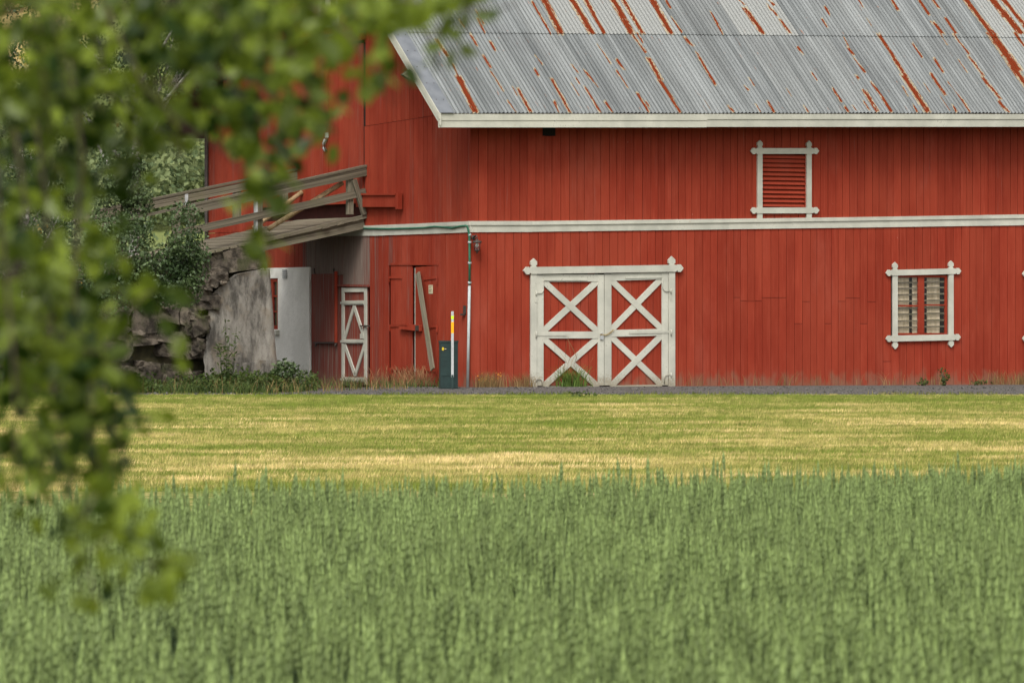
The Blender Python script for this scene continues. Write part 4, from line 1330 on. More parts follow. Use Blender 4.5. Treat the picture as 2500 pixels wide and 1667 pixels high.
# ---------------------------------------------------------------- ramp up to the sliding door
def zdeck(x): return DECK + .205 * x
T_NEAR, T_FAR = T(892) - .02, T(892) + 3.2
def ramp():
    r = thing('barn_ramp', 'weathered grey timber bridge with railings rising to the sliding barn doors', 'ramp', matrix=BARN_M)
    g = MAT['grey']
    x = -.10; w = .19
    k = 0
    tilt = -math.atan(.205)
    while x > -6.2:
        e0, e1 = T_NEAR - random.uniform(.0, .12), T_FAR + random.uniform(0, .1)
        M = Matrix.Translation((x, (e0 + e1) / 2, zdeck(x) - .025 + random.uniform(-.006, .006))) @ Matrix.Rotation(tilt, 4, 'Y') @ Matrix.Diagonal((w - .012, e1 - e0, .05, 1))
        box('plank', MAT['grey_deck'], r, M); x -= w
    for t in (T_NEAR + .08, (T_NEAR + T_FAR) / 2, T_FAR - .1):
        L = 3.4
        M = Matrix.Translation((-L / 2, t, zdeck(-L / 2) - .16)) @ Matrix.Rotation(tilt, 4, 'Y') @ Matrix.Diagonal((L, .16, .20, 1))
        box('beam', g, r, M)
    # near railing, measured in its own plane
    pn = Plane('front', T_NEAR)
    P = lambda x, y: pn.p(R1(x, y))
    pn.bar('handrail', g, r, P(-250, 525), P(1476, 138), .05, .18, .07)
    pn.bar('rail', g, r, P(300, 430), P(1476, 172), .185, .05, .055)
    pn.bar('rail', g, r, P(300, 555), P(1470, 296), .165, .05, .055)
    pn.bar('kerb_beam', g, r, P(860, 588), P(1490, 440), .085, .10, .06)
    for x, y0, y1, w in ((1386, 205, 432, .13), (830, 335, 585, .17), (330, 430, 690, .15)):
        a, z1 = P(x, y0); _, z0 = P(x, y1)
        pn.rect('post', MAT['grey_post'], r, a - w / 2, a + w / 2, z0, z1, .12, .0)
    a, z1 = P(812, 350); _, z0 = P(812, 575)
    pn.rect('post_strap', MAT['steel'], r, a - .025, a + .025, z0, z1, .1, .015)
    pn.bar('brace', g, r, P(1396, 222), P(1458, 432), .11, .08, .10)
    p0, p1 = P(1350, 240), P(915, 520)
    tube('prop', [(p0[0], T_NEAR + .12, p0[1]), (p1[0], T_NEAR + .25, p1[1])], .055, MAT['pole'], r, 8)
    # far railing
    pf = Plane('front', T_FAR)
    Q = lambda x, y: pf.p(R1(x, y))
    def to_wall(a, b):
        k = (-.03 - a[0]) / (b[0] - a[0]); return (-.03, a[1] + k * (b[1] - a[1]))
    pf.bar('handrail', g, r, Q(-300, 440), to_wall(Q(-300, 440), Q(1010, 168)), .05, .18, .07)
    pf.bar('rail', g, r, Q(-300, 470), to_wall(Q(-300, 470), Q(1010, 205)), .18, .05, .05)
    for x, y0, y1 in ((425, 300, 520), (700, 250, 480), (985, 190, 430)):
        a, z1 = Q(x, y0); _, z0 = Q(x, y1)
        pf.rect('post', MAT['grey_post'], r, a - .08, a + .08, z0, z1, .12, .0)
    a, z1 = Q(380, 306); _, z0 = Q(380, 380)
    pf.rect('post_strap', MAT['steel'], r, a - .04, a + .04, z0, z1, .1, .06)
    p0, p1 = Q(1050, 300), Q(740, 515)
    tube('prop', [(p0[0], T_FAR - .3, p0[1]), (p1[0], T_FAR - .45, p1[1])], .055, MAT['pole'], r, 8)
ramp()

def rock_mesh(seed, cuts=2):
    bm = bmesh.new()
    bmesh.ops.create_cube(bm, size=1.0)
    bmesh.ops.subdivide_edges(bm, edges=bm.edges[:], cuts=cuts, use_grid_fill=True)
    for v in bm.verts:
        n = v.co.normalized()
        v.co = v.co * .86 + n * .085
        v.co += Vector([noise.noise(v.co * 2.6 + Vector((seed * 7.3 + k * 3.1, seed, 0))) for k in range(3)]) * .19
    bmesh.ops.recalc_face_normals(bm, faces=bm.faces[:])
    me = bpy.data.meshes.new('stone')
    bm.to_mesh(me); bm.free()
    me.materials.append(MAT['stone'])
    return me

def abutment():
    t = thing('ramp_abutment', 'stone and concrete retaining wall carrying the ramp beside the barn', 'retaining wall', matrix=BARN_M)
    pn = Plane('front', T_NEAR + .05)
    P = lambda x, y: pn.p(R1(x, y))
    # concrete facing with an uneven outline, gridded so that its face undulates
    out = [(470, 1425), (478, 1180), (498, 1020), (540, 920), (600, 838), (655, 792), (760, 770), (878, 757), (890, 900), (902, 1150), (914, 1330), (914, 1425)]
    pts = [P(*q) for q in out]
    pts[0] = (pts[0][0], -.2); pts[-1] = (pts[-1][0], -.2)
    poly = [Vector(p) for p in pts]
    lo_a, hi_a = min(p[0] for p in pts), max(p[0] for p in pts)
    nrow, ncol = 22, 18
    zt = max(p[1] for p in pts)
    left = sorted([(p[1], p[0]) for p in pts[:8]]); right = sorted([(p[1], p[0]) for p in pts[7:]])
    V, Fc = [], []
    for j in range(nrow + 1):
        z = -.2 + (zt - .02 + .2) * j / nrow
        l = np.interp(z, [q[0] for q in left], [q[1] for q in left]); rr = np.interp(z, [q[0] for q in right], [q[1] for q in right])
        for i in range(ncol + 1):
            lj = l + .16 * noise.noise((z * 2.3, 3., 1.)) + .08 * noise.noise((z * 7, 1., 1.))
            a = lj + (rr - lj) * i / ncol
            b = .05 * noise.noise((a * 1.3, z * 1.3, 5)) + .02 * noise.noise((a * 5, z * 5, 2))
            if i in (0, ncol): b *= .3
            V.append((a, T_NEAR + .05 - .10 - b - (.10 * (1 - j / nrow)), z))
    n0 = len(V)
    Fc = [(j * (ncol + 1) + i, j * (ncol + 1) + i + 1, (j + 1) * (ncol + 1) + i + 1, (j + 1) * (ncol + 1) + i) for j in range(nrow) for i in range(ncol)]
    rg = [j * (ncol + 1) + ncol for j in range(nrow + 1)]
    for j in rg: V.append((V[j][0] - .05, T_FAR, V[j][2]))
    Fc += [(rg[j], n0 + j, n0 + j + 1, rg[j + 1]) for j in range(nrow)]
    tl = [nrow * (ncol + 1) + i for i in range(ncol + 1)]
    n1 = len(V)
    for i in tl: V.append((V[i][0], T_NEAR + .6, V[i][2] + .01))
    Fc += [(tl[i], tl[i + 1], n1 + i + 1, n1 + i) for i in range(ncol)]
    mesh_obj('concrete_face', V, Fc, MAT['concrete'], t, smooth=True)
    # footing block at its corner
    a0, z1 = P(805, 1316); a1, _ = P(914, 1316)
    pn.rect('footing', MAT['concrete'], t, a0, a1 + .01, -.2, z1, .5, .30)
    a0, z1 = P(640, 1330)
    pn.rect('footing', MAT['concrete'], t, a0, P(804, 1330)[0], -.2, z1, .5, .26)
    # earth and rubble core behind the stones
    V = []
    xs = np.linspace(-11.5, -2.55, 30)
    for x in xs:
        zt_ = zdeck(x) - .09
        V += [(x, T_NEAR + .30, -.2), (x, T_NEAR + .30, zt_), (x, T_FAR, zt_), (x, T_FAR, -.2)]
    Fc = []
    for i in range(len(xs) - 1):
        b = i * 4
        for k in range(3): Fc.append((b + k, b + k + 1, b + k + 5, b + k + 4)[::-1])
    Fc += [(0, 1, 2, 3)[::-1], tuple(len(V) - 4 + k for k in range(4))]
    mesh_obj('rubble_core', V, Fc, MAT['moss'], t)
    rocks = [rock_mesh(i) for i in range(6)]
    rs = random.Random(4)
    def rock(cx, cz, wx, wz, dy=.35, wy=.55):
        o = bpy.data.objects.new('stone', rs.choice(rocks)); link(o, t)
        o.matrix_basis = Matrix.Translation((cx, T_NEAR + dy, cz)) @ Matrix.Rotation(rs.uniform(-.18, .18), 4, 'Y') @ Matrix.Rotation(rs.choice([0, math.pi]), 4, 'Z') @ Matrix.Diagonal((wx * 1.12, wy, wz * 1.15, 1))
    # the big ones seen in the picture
    for x0, y0, x1, y1 in ((425, 700, 622, 855), (625, 645, 845, 765), (560, 660, 640, 720), (60, 945, 205, 1125), (215, 1140, 350, 1210), (60, 1125, 230, 1215), (240, 1215, 380, 1300),
                           (205, 960, 330, 1090), (330, 900, 480, 1000), (345, 1010, 470, 1110), (360, 1110, 480, 1200), (380, 1205, 480, 1310), (240, 870, 430, 950), (60, 850, 240, 945)):
        p, q = P(x0, y1), P(x1, y0)
        rock((p[0] + q[0]) / 2, (p[1] + q[1]) / 2, q[0] - p[0], q[1] - p[1], .28 + rs.uniform(-.06, .06))
    xe = P(55, 1000)[0]
    z = .0
    while z < 2.6:
        hgt = rs.uniform(.26, .42)
        x = xe - rs.uniform(0, .2)
        while x > -11.4:
            w = rs.uniform(.4, .85)
            if z + hgt < zdeck(x - w) - .08: rock(x - w / 2, z + hgt / 2, w, hgt * rs.uniform(.9, 1.1), .30 + rs.uniform(-.08, .08))
            x -= w
        z += hgt
    # broken rubble bedded along the ragged edge of the concrete
    for k in range(20):
        y = rs.uniform(790, 1330)
        x = np.interp(y, [790, 860, 1000, 1330], [640, 590, 515, 480]) + rs.uniform(-95, -25)
        p = P(x, y); sz = rs.uniform(.12, .3)
        rock(p[0], p[1], sz * rs.uniform(1, 1.7), sz, .02 + rs.uniform(-.05, .1), .4)
    for k in range(12):
        x = P(60 + k * 36, 1330)[0]
        rock(x, rs.uniform(.05, .35), rs.uniform(.3, .55), rs.uniform(.25, .4), .25)
abutment()

# ---------------------------------------------------------------- trees and shrubs
def crown_points(clumps, n):
    P = []
    tot = sum(c[3] * c[4] * c[5] for c in clumps)
    for cx, cy, cz, rx, ry, rz in clumps:
        k = int(n * (rx * ry * rz) / tot) + 1
        q = rng.normal(size=(k, 3)); q /= np.linalg.norm(q, axis=1)[:, None]
        P.append(np.array([cx, cy, cz]) + q * (rng.uniform(.15, 1, (k, 1)) ** .45) * np.array([rx, ry, rz]))
    return np.concatenate(P)

def tree(name, label, cat, base, height, clumps, n, size, leaf, bark, group, r0=.1, tintlo=0.0, tinthi=1.0):
    t = thing(name, label, cat, loc=base, group=group)
    b = Vector(base)
    rel = [(c[0] - b.x, c[1] - b.y, c[2] - b.z, c[3], c[4], c[5]) for c in clumps]
    top = Vector((sum(c[0] for c in rel) / len(rel), sum(c[1] for c in rel) / len(rel), height))
    pts = [Vector((0, 0, -.1)).lerp(top, f) + Vector((random.uniform(-.06, .06), random.uniform(-.06, .06), 0)) * (1 if 0 < f < 1 else 0) for f in (0, .25, .5, .75, 1)]
    tube('trunk', pts, r0, bark, t, 8, r0 * .25)
    lines = []
    for c in rel:
        f = min(.8, max(.1, c[2] / height - .25))
        st = pts[0].lerp(top, f)
        e = Vector(c[:3])
        lines.append(([st, st.lerp(e, .5) + Vector((0, 0, .1 * c[5])), e], r0 * .35, r0 * .08))
        for _ in range(4):
            e2 = e + Vector((random.uniform(-.8, .8) * c[3], random.uniform(-.8, .8) * c[4], random.uniform(-.7, .7) * c[5]))
            lines.append(([e.lerp(st, .3), e2], r0 * .15, r0 * .05))
    tubes('limbs', lines, bark, t)
    P = crown_points(rel, n)
    # clumps: light and dark sprays
    cl = np.array([noise.noise(Vector(p) * 1.4) for p in P])
    tint = np.clip(.5 + cl * .8 + rng.uniform(-.25, .25, len(P)), tintlo, tinthi)
    keep = np.array([noise.noise(Vector(p) * 1.9 + Vector((9, 0, 0))) for p in P]) > -.20
    leaves('crown', P[keep], size, leaf, t, down=.6, tint=tint[keep])
    return t

def D(x, y, depth):                              # display pixel -> world
    return at(*DP(x, y), depth)
def clump(x, y, depth, rx, ry, rd=.6):
    p = D(x, y, depth)
    k = depth / (F * .9408)
    return (p.x, p.y, p.z, rx * k, rd, ry * k)

GB = 'birches growing along the ramp'
def g0(x, depth): 
    p = D(x, 890, depth); return (p.x, depth, zg(depth))
tree('birch_tree', 'dark leafy young birch drooping over the stone wall beside the ramp', 'tree', g0(170, 116.2), 3.4,
     [clump(300, 560, 116, 120, 70), clump(420, 540, 116, 60, 85), clump(240, 620, 116, 90, 60), clump(380, 630, 116, 90, 60), clump(440, 600, 116, 45, 70), clump(300, 670, 116, 110, 50), clump(410, 660, 116, 60, 50), clump(200, 690, 116, 80, 60)], 13000, .08, MAT['dark_leaf'], MAT['bark'], GB, .04)
tree('birch_tree', 'tall slim dark birch sapling standing behind the ramp left of the barn', 'tree', g0(275, 119.5), 5.0,
     [clump(280, 400, 119.5, 62, 80), clump(260, 480, 119.5, 60, 80), clump(310, 470, 119.5, 45, 70)], 6000, .075, MAT['dark_leaf'], MAT['bark'], GB, .06)
tree('birch_tree', 'paler birch with a few yellow leaves at the left edge of the picture', 'tree', g0(40, 117), 7,
     [clump(50, 330, 117, 80, 90), clump(120, 400, 117, 60, 80), clump(60, 480, 117, 80, 90), clump(150, 470, 117, 50, 80), clump(40, 600, 117, 90, 80)], 6500, .075, MAT['far_leaf'], MAT['birch_bark'], GB, .09)
tree('birch_tree', 'large tall birch rising behind the ramp and hiding the far eave', 'tree', g0(300, 127.0), 10,
     [clump(220, 80, 127, 190, 130, 1.5), clump(400, 120, 127, 120, 110, 1.2), clump(80, 150, 127, 150, 130, 1.5), clump(330, 210, 127, 70, 60, 1.0), clump(180, 250, 127, 110, 80, 1.2), clump(540, 50, 124, 55, 70, .6), clump(470, -40, 126, 130, 80, 1)], 15000, .085, MAT['far_leaf'], MAT['birch_bark'], GB, .16)
tree('birch_tree', 'low dark birch thicket in front of the stones at the far left', 'tree', g0(150, 114.5), 2.6,
     [clump(150, 640, 114.5, 120, 70), clump(60, 720, 114.5, 110, 90), clump(200, 720, 114.5, 80, 70), clump(30, 830, 114.5, 90, 60)], 5200, .075, MAT['far_leaf'], MAT['bark'], GB, .05)

def shrub(name, label, x, y0, y1, depth, rx, n, size, mat, cat='shrub'):
    b = D(x, y1, depth); z0 = zg(depth)
    t = thing(name, label, cat, loc=(b.x, b.y, z0))
    h = D(x, y0, depth).z - z0
    k = depth / (F * .9408)
    P = crown_points([(0, 0, h * .5, rx * k, .3, h * .5)], n)
    P = np.concatenate([P, np.stack([rng.normal(0, rx * k * .5, n // 4), rng.normal(0, .12, n // 4), rng.uniform(.02, h * .55, n // 4)], 1)])
    leaves('foliage', P, size, mat, t, down=.2)
    tubes('stems', [([(random.uniform(-.05, .05), 0, -.03), (random.uniform(-.7, .7) * rx * k, random.uniform(-.15, .15), h * random.uniform(.5, .95))], .012, .004) for _ in range(9)], MAT['bark'], t)
    return t
shrub('shrub', 'dark green shrub growing at the corner between abutment and white wall', 655, 825, 893, 118.0, 34, 520, .085, MAT['dark_leaf'])
shrub('weed_clump', 'broad leaved green weeds under the grey concrete abutment', 505, 850, 902, 116.2, 55, 420, .09, MAT['weed'], 'weeds')
shrub('weed_clump', 'tangle of green weeds at the foot of the footing block', 605, 855, 902, 116.0, 45, 360, .08, MAT['weed'], 'weeds')
shrub('weed_clump', 'small leafy weeds below the lower right window', 2120, 868, 884, 121.8, 16, 70, .05, MAT['weed'], 'weeds')
shrub('weed_clump', 'reddish green upright weed left of the right edge under the window', 2168, 842, 884, 121.9, 13, 90, .055, MAT['weed'], 'weeds')

def tall_weed():
    t = thing('willowherb', 'tall narrow leaved weed standing before the grey concrete face', 'weed', loc=g0(522, 116.0))
    lines, P = [], []
    for k in range(6):
        tx = random.uniform(-.22, .22); h = random.uniform(.8, 1.5)
        lines.append(([(tx * .5, random.uniform(-.1, .1), -.03), (tx, 0, h)], .008, .003))
        for _ in range(26):
            f = random.uniform(.25, 1)
            P.append((tx * (.5 + .5 * f) + random.uniform(-.05, .05), random.uniform(-.05, .05), h * f))
    tubes('stems', lines, MAT['weed'], t)
    leaves('foliage', np.array(P), .13, MAT['weed'], t, shape=LEAF4 * np.array([.35, 1, 1]), down=.0)
tall_weed()

# ---------------------------------------------------------------- grasses
def rooted(n, xr, yr, z=None):
    P = np.stack([rng.uniform(*xr, n), rng.uniform(*yr, n), np.zeros(n)], 1)
    P[:, 2] = [zg(y, x) for x, y in zip(P[:, 0], P[:, 1])]
    return P
def along_wall(n, plane, a0, a1, out0, out1, clumpy=0.0):
    a = rng.uniform(a0, a1, n); o = rng.uniform(out0, out1, n)
    L = [BARN_M @ (plane.M @ Vector((x, -q, 0))) for x, q in zip(a, o)]
    P = np.array([tuple(v) for v in L])
    if clumpy:
        keep = np.array([noise.noise((x * 1.7, 0, clumpy)) for x in a]) > rng.uniform(-.25, .55, n)
        P = P[keep]
    return P

def ragged(P, seed, f=1.1, thr=.0):
    keep = np.array([noise.noise((p[0] * f, p[1] * f * .6, seed)) for p in P]) + rng.normal(0, .12, len(P)) > thr
    return P[keep]

def wall_grass():
    S = lambda u: FR.p((u, 900))[0]
    o = blades('dry_grass', np.concatenate([along_wall(900, FR, S(1152), S(1290), .03, .35, 3), along_wall(420, FR, S(1660), S(2500), .02, .2, 5), along_wall(500, FR, S(2380), S(2560), .03, .3, 8)]), .34, .012, MAT['dry'], lean=.45)
    tag(o, 'thin dry grass growing along the foot of the red front wall', kind='stuff')
    o = blades('seeding_grass', np.concatenate([along_wall(45, GA, -T(905), -T(1010), .05, .5, 0), along_wall(230, GA, -T(1015), -T(1078), .1, .7)]), .46, .010, MAT['reddry'], lean=.5, heads=True, seg=4)
    tag(o, 'reddish seeding grass before the old red gable door', kind='stuff')
    o = blades('green_grass', np.concatenate([along_wall(650, GA, -T(700), -T(1110), .05, 1.0, 2), ragged(rooted(8500, (-12.5, -5.0), (114.4, 117.6)), 3), rooted(900, (-7.0, -4.4), (115.8, 118.5)), rooted(160, (-4.4, -1.2), (116.5, 119))]), .27, .02, MAT['weed'], lean=.7)
    tag(o, 'rough green grass at the foot of the retaining wall and gable', kind='stuff')
    o = blades('verge_grass', np.concatenate([ragged(rooted(1500, (-13, -4.8), (114.0, 116.5)), 11, 1.6, .1), rooted(200, (-5.0, -2.0), (115.5, 118))]), .36, .012, MAT['dry'], lean=.5)
    tag(o, 'dry pale grass on the verge below the stone wall', kind='stuff')
    P = np.concatenate([rooted(9000, (-12.5, -4.9), (115.2, 118.0)), rooted(900, (-5.2, -4.2), (117.5, 119.5))])
    hh = np.array([.28 + .42 * noise.noise((p[0] * 1.3, p[1] * .8, 6.)) for p in P])
    P = P[hh > .06]; hh = hh[hh > .06]
    P[:, 2] += hh * rng.uniform(0, 1, len(P))
    o = leaves('undergrowth', P, .075, MAT['weed'], down=.0)
    tag(o, 'leafy green undergrowth along the foot of the stone wall', kind='stuff')
    c = BARN_M @ Vector((FR.p(R3(660, 1465))[0], -.16, 0))
    P = np.stack([rng.normal(c.x, .15, 170), rng.normal(c.y, .06, 170), np.zeros(170)], 1)
    t = thing('grass_tuft', 'bright green grass tuft before the left leaf of the big double door', 'grass tuft', loc=(c.x, c.y, 0))
    blades('blades', P - np.array([c.x, c.y, 0]), .50, .022, MAT['green_grass'], t, lean=.9)
    blades('seed_heads', np.stack([rng.normal(0, .2, 22), rng.normal(0, .05, 22), np.zeros(22)], 1), 1.0, .010, MAT['reddry'], t, lean=.3, heads=True, seg=5)
    # small orange flowers by the pipe
    P = along_wall(46, FR, S(1155), S(1215), .05, .3)
    P[:, 2] += rng.uniform(.12, .30, len(P))
    o = leaves('orange_flowers', P, .035, MAT['orange_flower'], down=-.3)
    tag(o, 'tiny orange flowers in the dry grass beside the grey pipe', kind='stuff')
wall_grass()

def road_edge():
    rocks = []
    for q in range(4):
        bm = bmesh.new()
        bmesh.ops.create_icosphere(bm, subdivisions=1, radius=.5)
        for v in bm.verts: v.co *= random.uniform(.7, 1.2); v.co.z *= .7
        me = bpy.data.meshes.new('pebble'); bm.to_mesh(me); bm.free()
        me.materials.append(MAT['pebble'])
        rocks.append(bpy.data.objects.new('pebble_kind', me))
    n = 3600
    x = rng.uniform(-13, 14, n)
    y = np.where(rng.uniform(0, 1, n) < .55, 112.35 + np.abs(rng.normal(0, .5, n)), rng.uniform(112.3, 118, n))
    keep = (y < 117 + np.maximum(0, (x + .9) * .57)) | (x < -1)
    x, y = x[keep], y[keep]; n = len(x)
    s = rng.uniform(.015, .05, n) * np.where(rng.uniform(0, 1, n) < .06, 1.8, 1)
    P = np.stack([x, y, np.array([zg(b, a) for a, b in zip(x, y)]) + .2 * s], 1)
    o = scatter('gravel', P, rng.uniform(0, 6.28, (n, 3)) * np.array([.1, .1, 1]), np.stack([s, s, s], 1), rng.integers(0, 4, n), rocks)
    tag(o, 'loose gravel along the edges of the grey road', kind='stuff')
    P = rooted(2600, (-13, 14), (111.6, 112.7))
    P = ragged(P, 21, .8, -.05)
    o = blades('road_edge_grass', P, .085, .02, MAT['blade'], lean=.6)
    tag(o, 'ragged grass fringe where the lawn meets the road', kind='stuff')
road_edge()

def proto(name, V, Fc, mat, tint):
    me = bpy.data.meshes.new(name)
    me.from_pydata(V, [], Fc); me.materials.append(mat)
    me.attributes.new('tint', 'FLOAT', 'POINT').data.foreach_set('value', np.array(tint, np.float32))
    return bpy.data.objects.new(name, me)

def lawn_grass():
    protos = []
    for q in range(4):
        V, Fc, tn = [], [], []
        for _ in range(9):
            x, y = random.uniform(-.07, .07), random.uniform(-.04, .04)
            h = random.uniform(.02, .06); dx = random.uniform(-.03, .03); w = .010
            b = len(V)
            V += [(x - w / 2, y, 0), (x + w / 2, y, 0), (x + dx, y + random.uniform(-.02, .02), h)]
            Fc.append((b, b + 1, b + 2)); tn += [.5] * 3
        protos.append(proto('grass_tuft_kind', V, Fc, MAT['blade'], tn))
    n = 130000
    y = rng.uniform(58, 112.0, n)
    x = rng.uniform(-1, 1, n) * (y * .105 + 1.5)
    y = y + np.where(y > 111.4, .5 * np.array([noise.noise((a * .9, 0, 0)) for a in x]) , 0)
    P = np.stack([x, y, np.array([zg(v) for v in y])], 1)
    s = rng.uniform(.6, 1.5, n)
    edge = y > 111.6
    s = np.where(y > 108, s * .55, s)
    o = scatter('lawn_grass', P, np.stack([np.zeros(n), np.zeros(n), rng.uniform(-.6, .6, n)], 1), np.stack([s, s, s], 1), rng.integers(0, 4, n), protos)
    tag(o, 'short mown grass, green and straw coloured, between road and wheat', kind='stuff')
    # scattered darker weeds on the lawn
    for k, (px, py, lb) in enumerate(((1330, 907, 'green weed tuft on the lawn edge below the big door'), (2250, 903, 'green weed tuft on the lawn edge near the right picture edge'),
                                     (0, 0, ''))):
        if not lb: continue
        d = (ZC + .1) * F * .9408 / (py - 784)
        for _ in range(6): d = (ZC - zg(d)) * F * .9408 / (py - 784)
        b = D(px, py, d)
        t = thing('lawn_weed', lb, 'weed', loc=(b.x, b.y, zg(d)))
        m = 60
        leaves('foliage', np.stack([rng.normal(0, .14, m), rng.normal(0, .1, m), rng.uniform(.0, .10, m)], 1), .06, MAT['weed'], t, down=-.3)
lawn_grass()

def wheat():
    protos = []
    for q in range(7):
        V, Fc, tn = [], [], []
        h = random.uniform(.70, .80)
        bend = random.uniform(-.05, .05); by = random.uniform(-.03, .03)
        def strip(pts, ws, nrm, t0, t1):
            b = len(V)
            for i, (p, w) in enumerate(zip(pts, ws)):
                V.append(tuple(p - nrm * w / 2)); V.append(tuple(p + nrm * w / 2))
                f = i / (len(pts) - 1); tn.extend([t0 + (t1 - t0) * f] * 2)
            for i in range(len(pts) - 1): Fc.append((b + 2 * i, b + 2 * i + 1, b + 2 * i + 3, b + 2 * i + 2))
        def cen(f): return Vector((bend * f * f, by * f * f, h * f))
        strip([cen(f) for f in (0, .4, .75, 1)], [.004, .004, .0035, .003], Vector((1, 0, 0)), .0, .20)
        for k in range(2):
            z = random.uniform(.30, .62)
            az = random.uniform(0, 6.28); L = random.uniform(.14, .24)
            d = Vector((math.cos(az), math.sin(az), 0)); nn = Vector((-d.y, d.x, 0))
            st = cen(z)
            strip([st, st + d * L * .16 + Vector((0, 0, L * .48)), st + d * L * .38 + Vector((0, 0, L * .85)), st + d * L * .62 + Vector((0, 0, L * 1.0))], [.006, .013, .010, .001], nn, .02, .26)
        # ear: spindle of overlapping spikelets with short awns
        base = cen(1); L = random.uniform(.11, .15)
        ax = Vector((bend * 1.2, by * 1.2, 1)).normalized()
        rings = 8; sd = 5
        b = len(V)
        for i in range(rings):
            f = i / (rings - 1)
            r = .0092 * (math.sin(math.pi * min(1, .12 + f * .86)) ** .7) * (1.18 if i % 2 else .86)
            for s in range(sd):
                an = 2 * math.pi * s / sd + (i % 2) * .6
                V.append(tuple(base + ax * (L * f) + Vector((math.cos(an) * r, math.sin(an) * r, 0))))
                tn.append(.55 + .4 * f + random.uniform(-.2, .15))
        for i in range(rings - 1):
            for s in range(sd):
                s2 = (s + 1) % sd
                Fc.append((b + i * sd + s, b + i * sd + s2, b + (i + 1) * sd + s2, b + (i + 1) * sd + s))
        for k in range(7):
            f = random.uniform(.25, 1); an = random.uniform(0, 6.28)
            st = base + ax * (L * f); d = (ax + Vector((math.cos(an), math.sin(an), 0)) * .13).normalized()
            nn = Vector((-math.sin(an), math.cos(an), 0))
            bb = len(V)
            V.extend([tuple(st - nn * .0022), tuple(st + nn * .0022), tuple(st + d * random.uniform(.045, .08))]); tn.extend([.7, .7, .85]); Fc.append((bb, bb + 1, bb + 2))
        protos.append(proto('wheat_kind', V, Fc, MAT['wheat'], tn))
    n = 70000
    y = rng.uniform(12.5, 41, n)
    hw = y * .108 + 2.4
    x = rng.uniform(-1, 1, n) * hw
    dens = hw / hw.max()
    keep = rng.uniform(0, 1, n) < dens
    x, y = x[keep], y[keep]; n_ = len(x)
    edge = 37.3 + (x / 3.45) * 3.5 + .25 * np.array([noise.noise((a * 2.5, 0, 0)) for a in x])
    gap = np.array([noise.noise((a * 5.5, b * .8, 4.)) for a, b in zip(x, y)])
    keep = (y < edge - 1.6 * rng.uniform(0, 1, n_) ** 3) & (gap > -.36)
    x, y, gap = x[keep], y[keep], gap[keep]
    n = len(x)
    hs = np.array([1 + .05 * noise.noise((a * .6, b * .25, 8.)) + .10 * noise.noise((a * 6, b * 1.6, 2.)) for a, b in zip(x, y)]) * rng.normal(.845, .06, n) * (1 + .012 * np.clip(x / 3.45, -1, 1.5))
    tall = rng.uniform(0, 1, n) < .02
    hs[tall] *= 1.07
    P = np.stack([x, y, np.array([zg(v) for v in y])], 1)
    rot = np.stack([rng.normal(0, .04, n), rng.normal(0, .04, n), rng.uniform(0, 6.28, n)], 1)
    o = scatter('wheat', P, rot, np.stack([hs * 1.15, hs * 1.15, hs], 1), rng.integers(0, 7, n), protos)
    tag(o, 'green wheat standing in the foreground field', kind='stuff')
    print('wheat', n)
wheat()

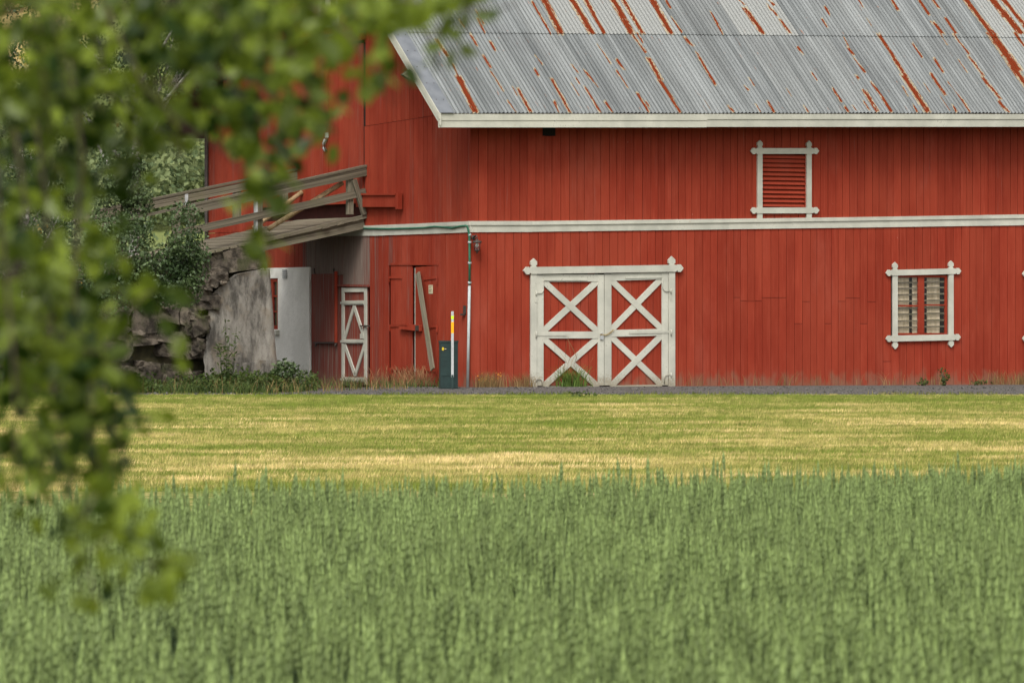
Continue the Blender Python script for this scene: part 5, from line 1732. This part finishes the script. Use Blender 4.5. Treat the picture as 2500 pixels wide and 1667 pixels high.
# ---------------------------------------------------------------- near birch hanging into the picture
def near_birch():
    dd = 11.0
    base = Vector((-2.7, 8.0, zg(8)))
    t = thing('near_birch', 'out of focus birch branches with green leaves hanging across the upper left', 'tree', loc=base)
    B = lambda x, y, d: D(x, y, d) - base
    crotch = Vector((.15, -.1, 2.7))
    tube('trunk', [Vector((0, 0, -.15)), Vector((.04, 0, 1)), Vector((.02, -.05, 2.1)), crotch, Vector((.3, .1, 5.2))], .13, MAT['birch_bark'], t, 10, .06)
    limb = [crotch, B(-250, -300, 7.2), B(150, -330, 7), B(600, -260, 6.9), B(1000, -150, 6.8)]
    tube('limb', limb, .035, MAT['bark'], t, 8, .008)
    twigs = [
        [(-200, -300), (-60, 0), (-10, 400), (30, 800), (40, 1100), (30, 1230)],
        [(-120, -310), (60, 100), (110, 500), (120, 900), (170, 1150), (180, 1300), (185, 1430)],
        [(0, -320), (150, 60), (190, 350), (170, 650), (190, 900), (230, 1100), (300, 1230), (370, 1340), (400, 1400)],
        [(100, -330), (260, 50), (330, 200), (420, 290), (520, 350), (600, 450), (620, 600)],
        [(250, -320), (400, 0), (480, 130), (560, 230), (640, 330), (700, 420)],
        [(400, -300), (560, -20), (640, 100), (700, 210), (740, 320)],
        [(550, -270), (700, 0), (800, 80), (870, 170), (900, 250)],
        [(700, -240), (850, 0), (960, 60), (1020, 120), (1050, 180)],
        [(850, -200), (950, -20), (1060, 20), (1140, 25), (1190, 8)],
        [(-100, -300), (20, 200), (60, 480), (20, 700), (60, 950), (110, 1130)],
    ]
    lines = []
    for i, tw in enumerate(twigs):
        d = 6.2 + 1.3 * ((i * 37) % 10) / 10
        pts = [B(x, y, d if j else 7.0) for j, (x, y) in enumerate(tw)]
        lines.append((pts, .0028, .0008))
    blobs = [(60, 100, 160, 190, 175), (230, 120, 170, 180, 185), (430, 60, 160, 120, 130), (560, 130, 120, 150, 120), (680, 90, 120, 110, 95), (800, 70, 90, 70, 52), (930, 40, 110, 45, 44),
             (1080, 25, 90, 28, 26), (1035, 110, 45, 60, 11), (615, 300, 90, 120, 62), (690, 210, 85, 120, 50), (180, 320, 190, 150, 180), (380, 270, 120, 110, 72), (60, 450, 110, 170, 90),
             (150, 540, 110, 100, 40), (40, 710, 100, 150, 120), (120, 820, 130, 140, 110), (210, 900, 110, 110, 80), (90, 980, 140, 110, 105), (240, 780, 80, 100, 24), (60, 1090, 90, 80, 40),
             (245, 1040, 75, 65, 28), (130, 1180, 100, 90, 26), (235, 1190, 80, 70, 26), (300, 1270, 80, 55, 22), (375, 1335, 45, 60, 14), (190, 1350, 60, 85, 12), (605, 480, 60, 80, 12),
             (610, 580, 30, 50, 5), (870, 200, 55, 70, 13), (745, 330, 55, 60, 9), (540, 290, 70, 80, 26), (600, 420, 40, 60, 10), (300, 640, 60, 70, 10), (360, 720, 50, 60, 6), (430, 800, 40, 60, 4), (330, 990, 30, 40, 5)]
    P, Tt = [], []
    for cx, cy, rx, ry, n in blobs:
        n = int(n * 1.3)
        d = random.uniform(6.1, 7.6)
        k = d / (F * .9408)
        c = B(cx, cy, d)
        # a few side twigs carry every spray
        for _ in range(max(1, n // 18)):
            a = random.uniform(0, 6.28)
            e = c + Vector((math.cos(a) * rx * k, random.uniform(-.16, .16), math.sin(a) * ry * k))
            s = c + Vector((random.uniform(-.3, .3) * rx * k, 0, ry * k * .8))
            lines.append(([s, (s + e) / 2 + Vector((0, 0, .01)), e], .0016, .0008))
        r = np.sqrt(rng.uniform(0, 1, n)) ; a = rng.uniform(0, 2 * math.pi, n)
        P.append(np.array(c) + np.stack([r * np.cos(a) * rx * k, rng.normal(0, .15, n), r * np.sin(a) * ry * k + .02], 1))
        Tt.append(np.clip(rng.normal(.41, .33, n) + random.uniform(-.22, .22), 0, 1))
    P = np.concatenate(P); Tt = np.concatenate(Tt)
    tubes('twigs', lines, MAT['bark'], t, 4)['kind'] = 'stuff'
    n = len(P)
    print('near leaves', n)
    order = rng.permutation(n)
    # leaves nearest to the right and lower rim stand alone: each its own object
    kx = np.array([(p[0] + base.x) / (p[1] + base.y) for p in P])
    rim = np.argsort(-(kx + .01 * rng.normal(size=n)))[:280]
    rest = np.setdiff1d(np.arange(n), rim)
    leaves('foliage', P[rest], .0285, MAT['near_leaf'], t, LEAF6, LEAF6F, .55, Tt[rest])['kind'] = 'stuff'
    kinds = []
    for q in range(8):
        V = LEAF6.copy(); V[:, 2] *= random.uniform(-1.5, 2.5)
        me = bpy.data.meshes.new('leaf')
        me.from_pydata(V.tolist(), [], LEAF6F); me.materials.append(MAT['near_leaf'])
        me.attributes.new('tint', 'FLOAT', 'POINT').data.foreach_set('value', np.full(6, min(.93, .1 + q * .11), np.float32))
        kinds.append(me)
    x, y, z = rand_rots(len(rim), .55)
    for i, j in enumerate(rim):
        o = bpy.data.objects.new('leaf', random.choice(kinds)); link(o, t)
        s = .0285 * random.uniform(.65, 1.3)
        M = Matrix((x[i] * s, y[i] * s, z[i] * s)).transposed().to_4x4(); M.translation = P[j]
        o.matrix_basis = M
near_birch()
print('objects', len(SC.objects))
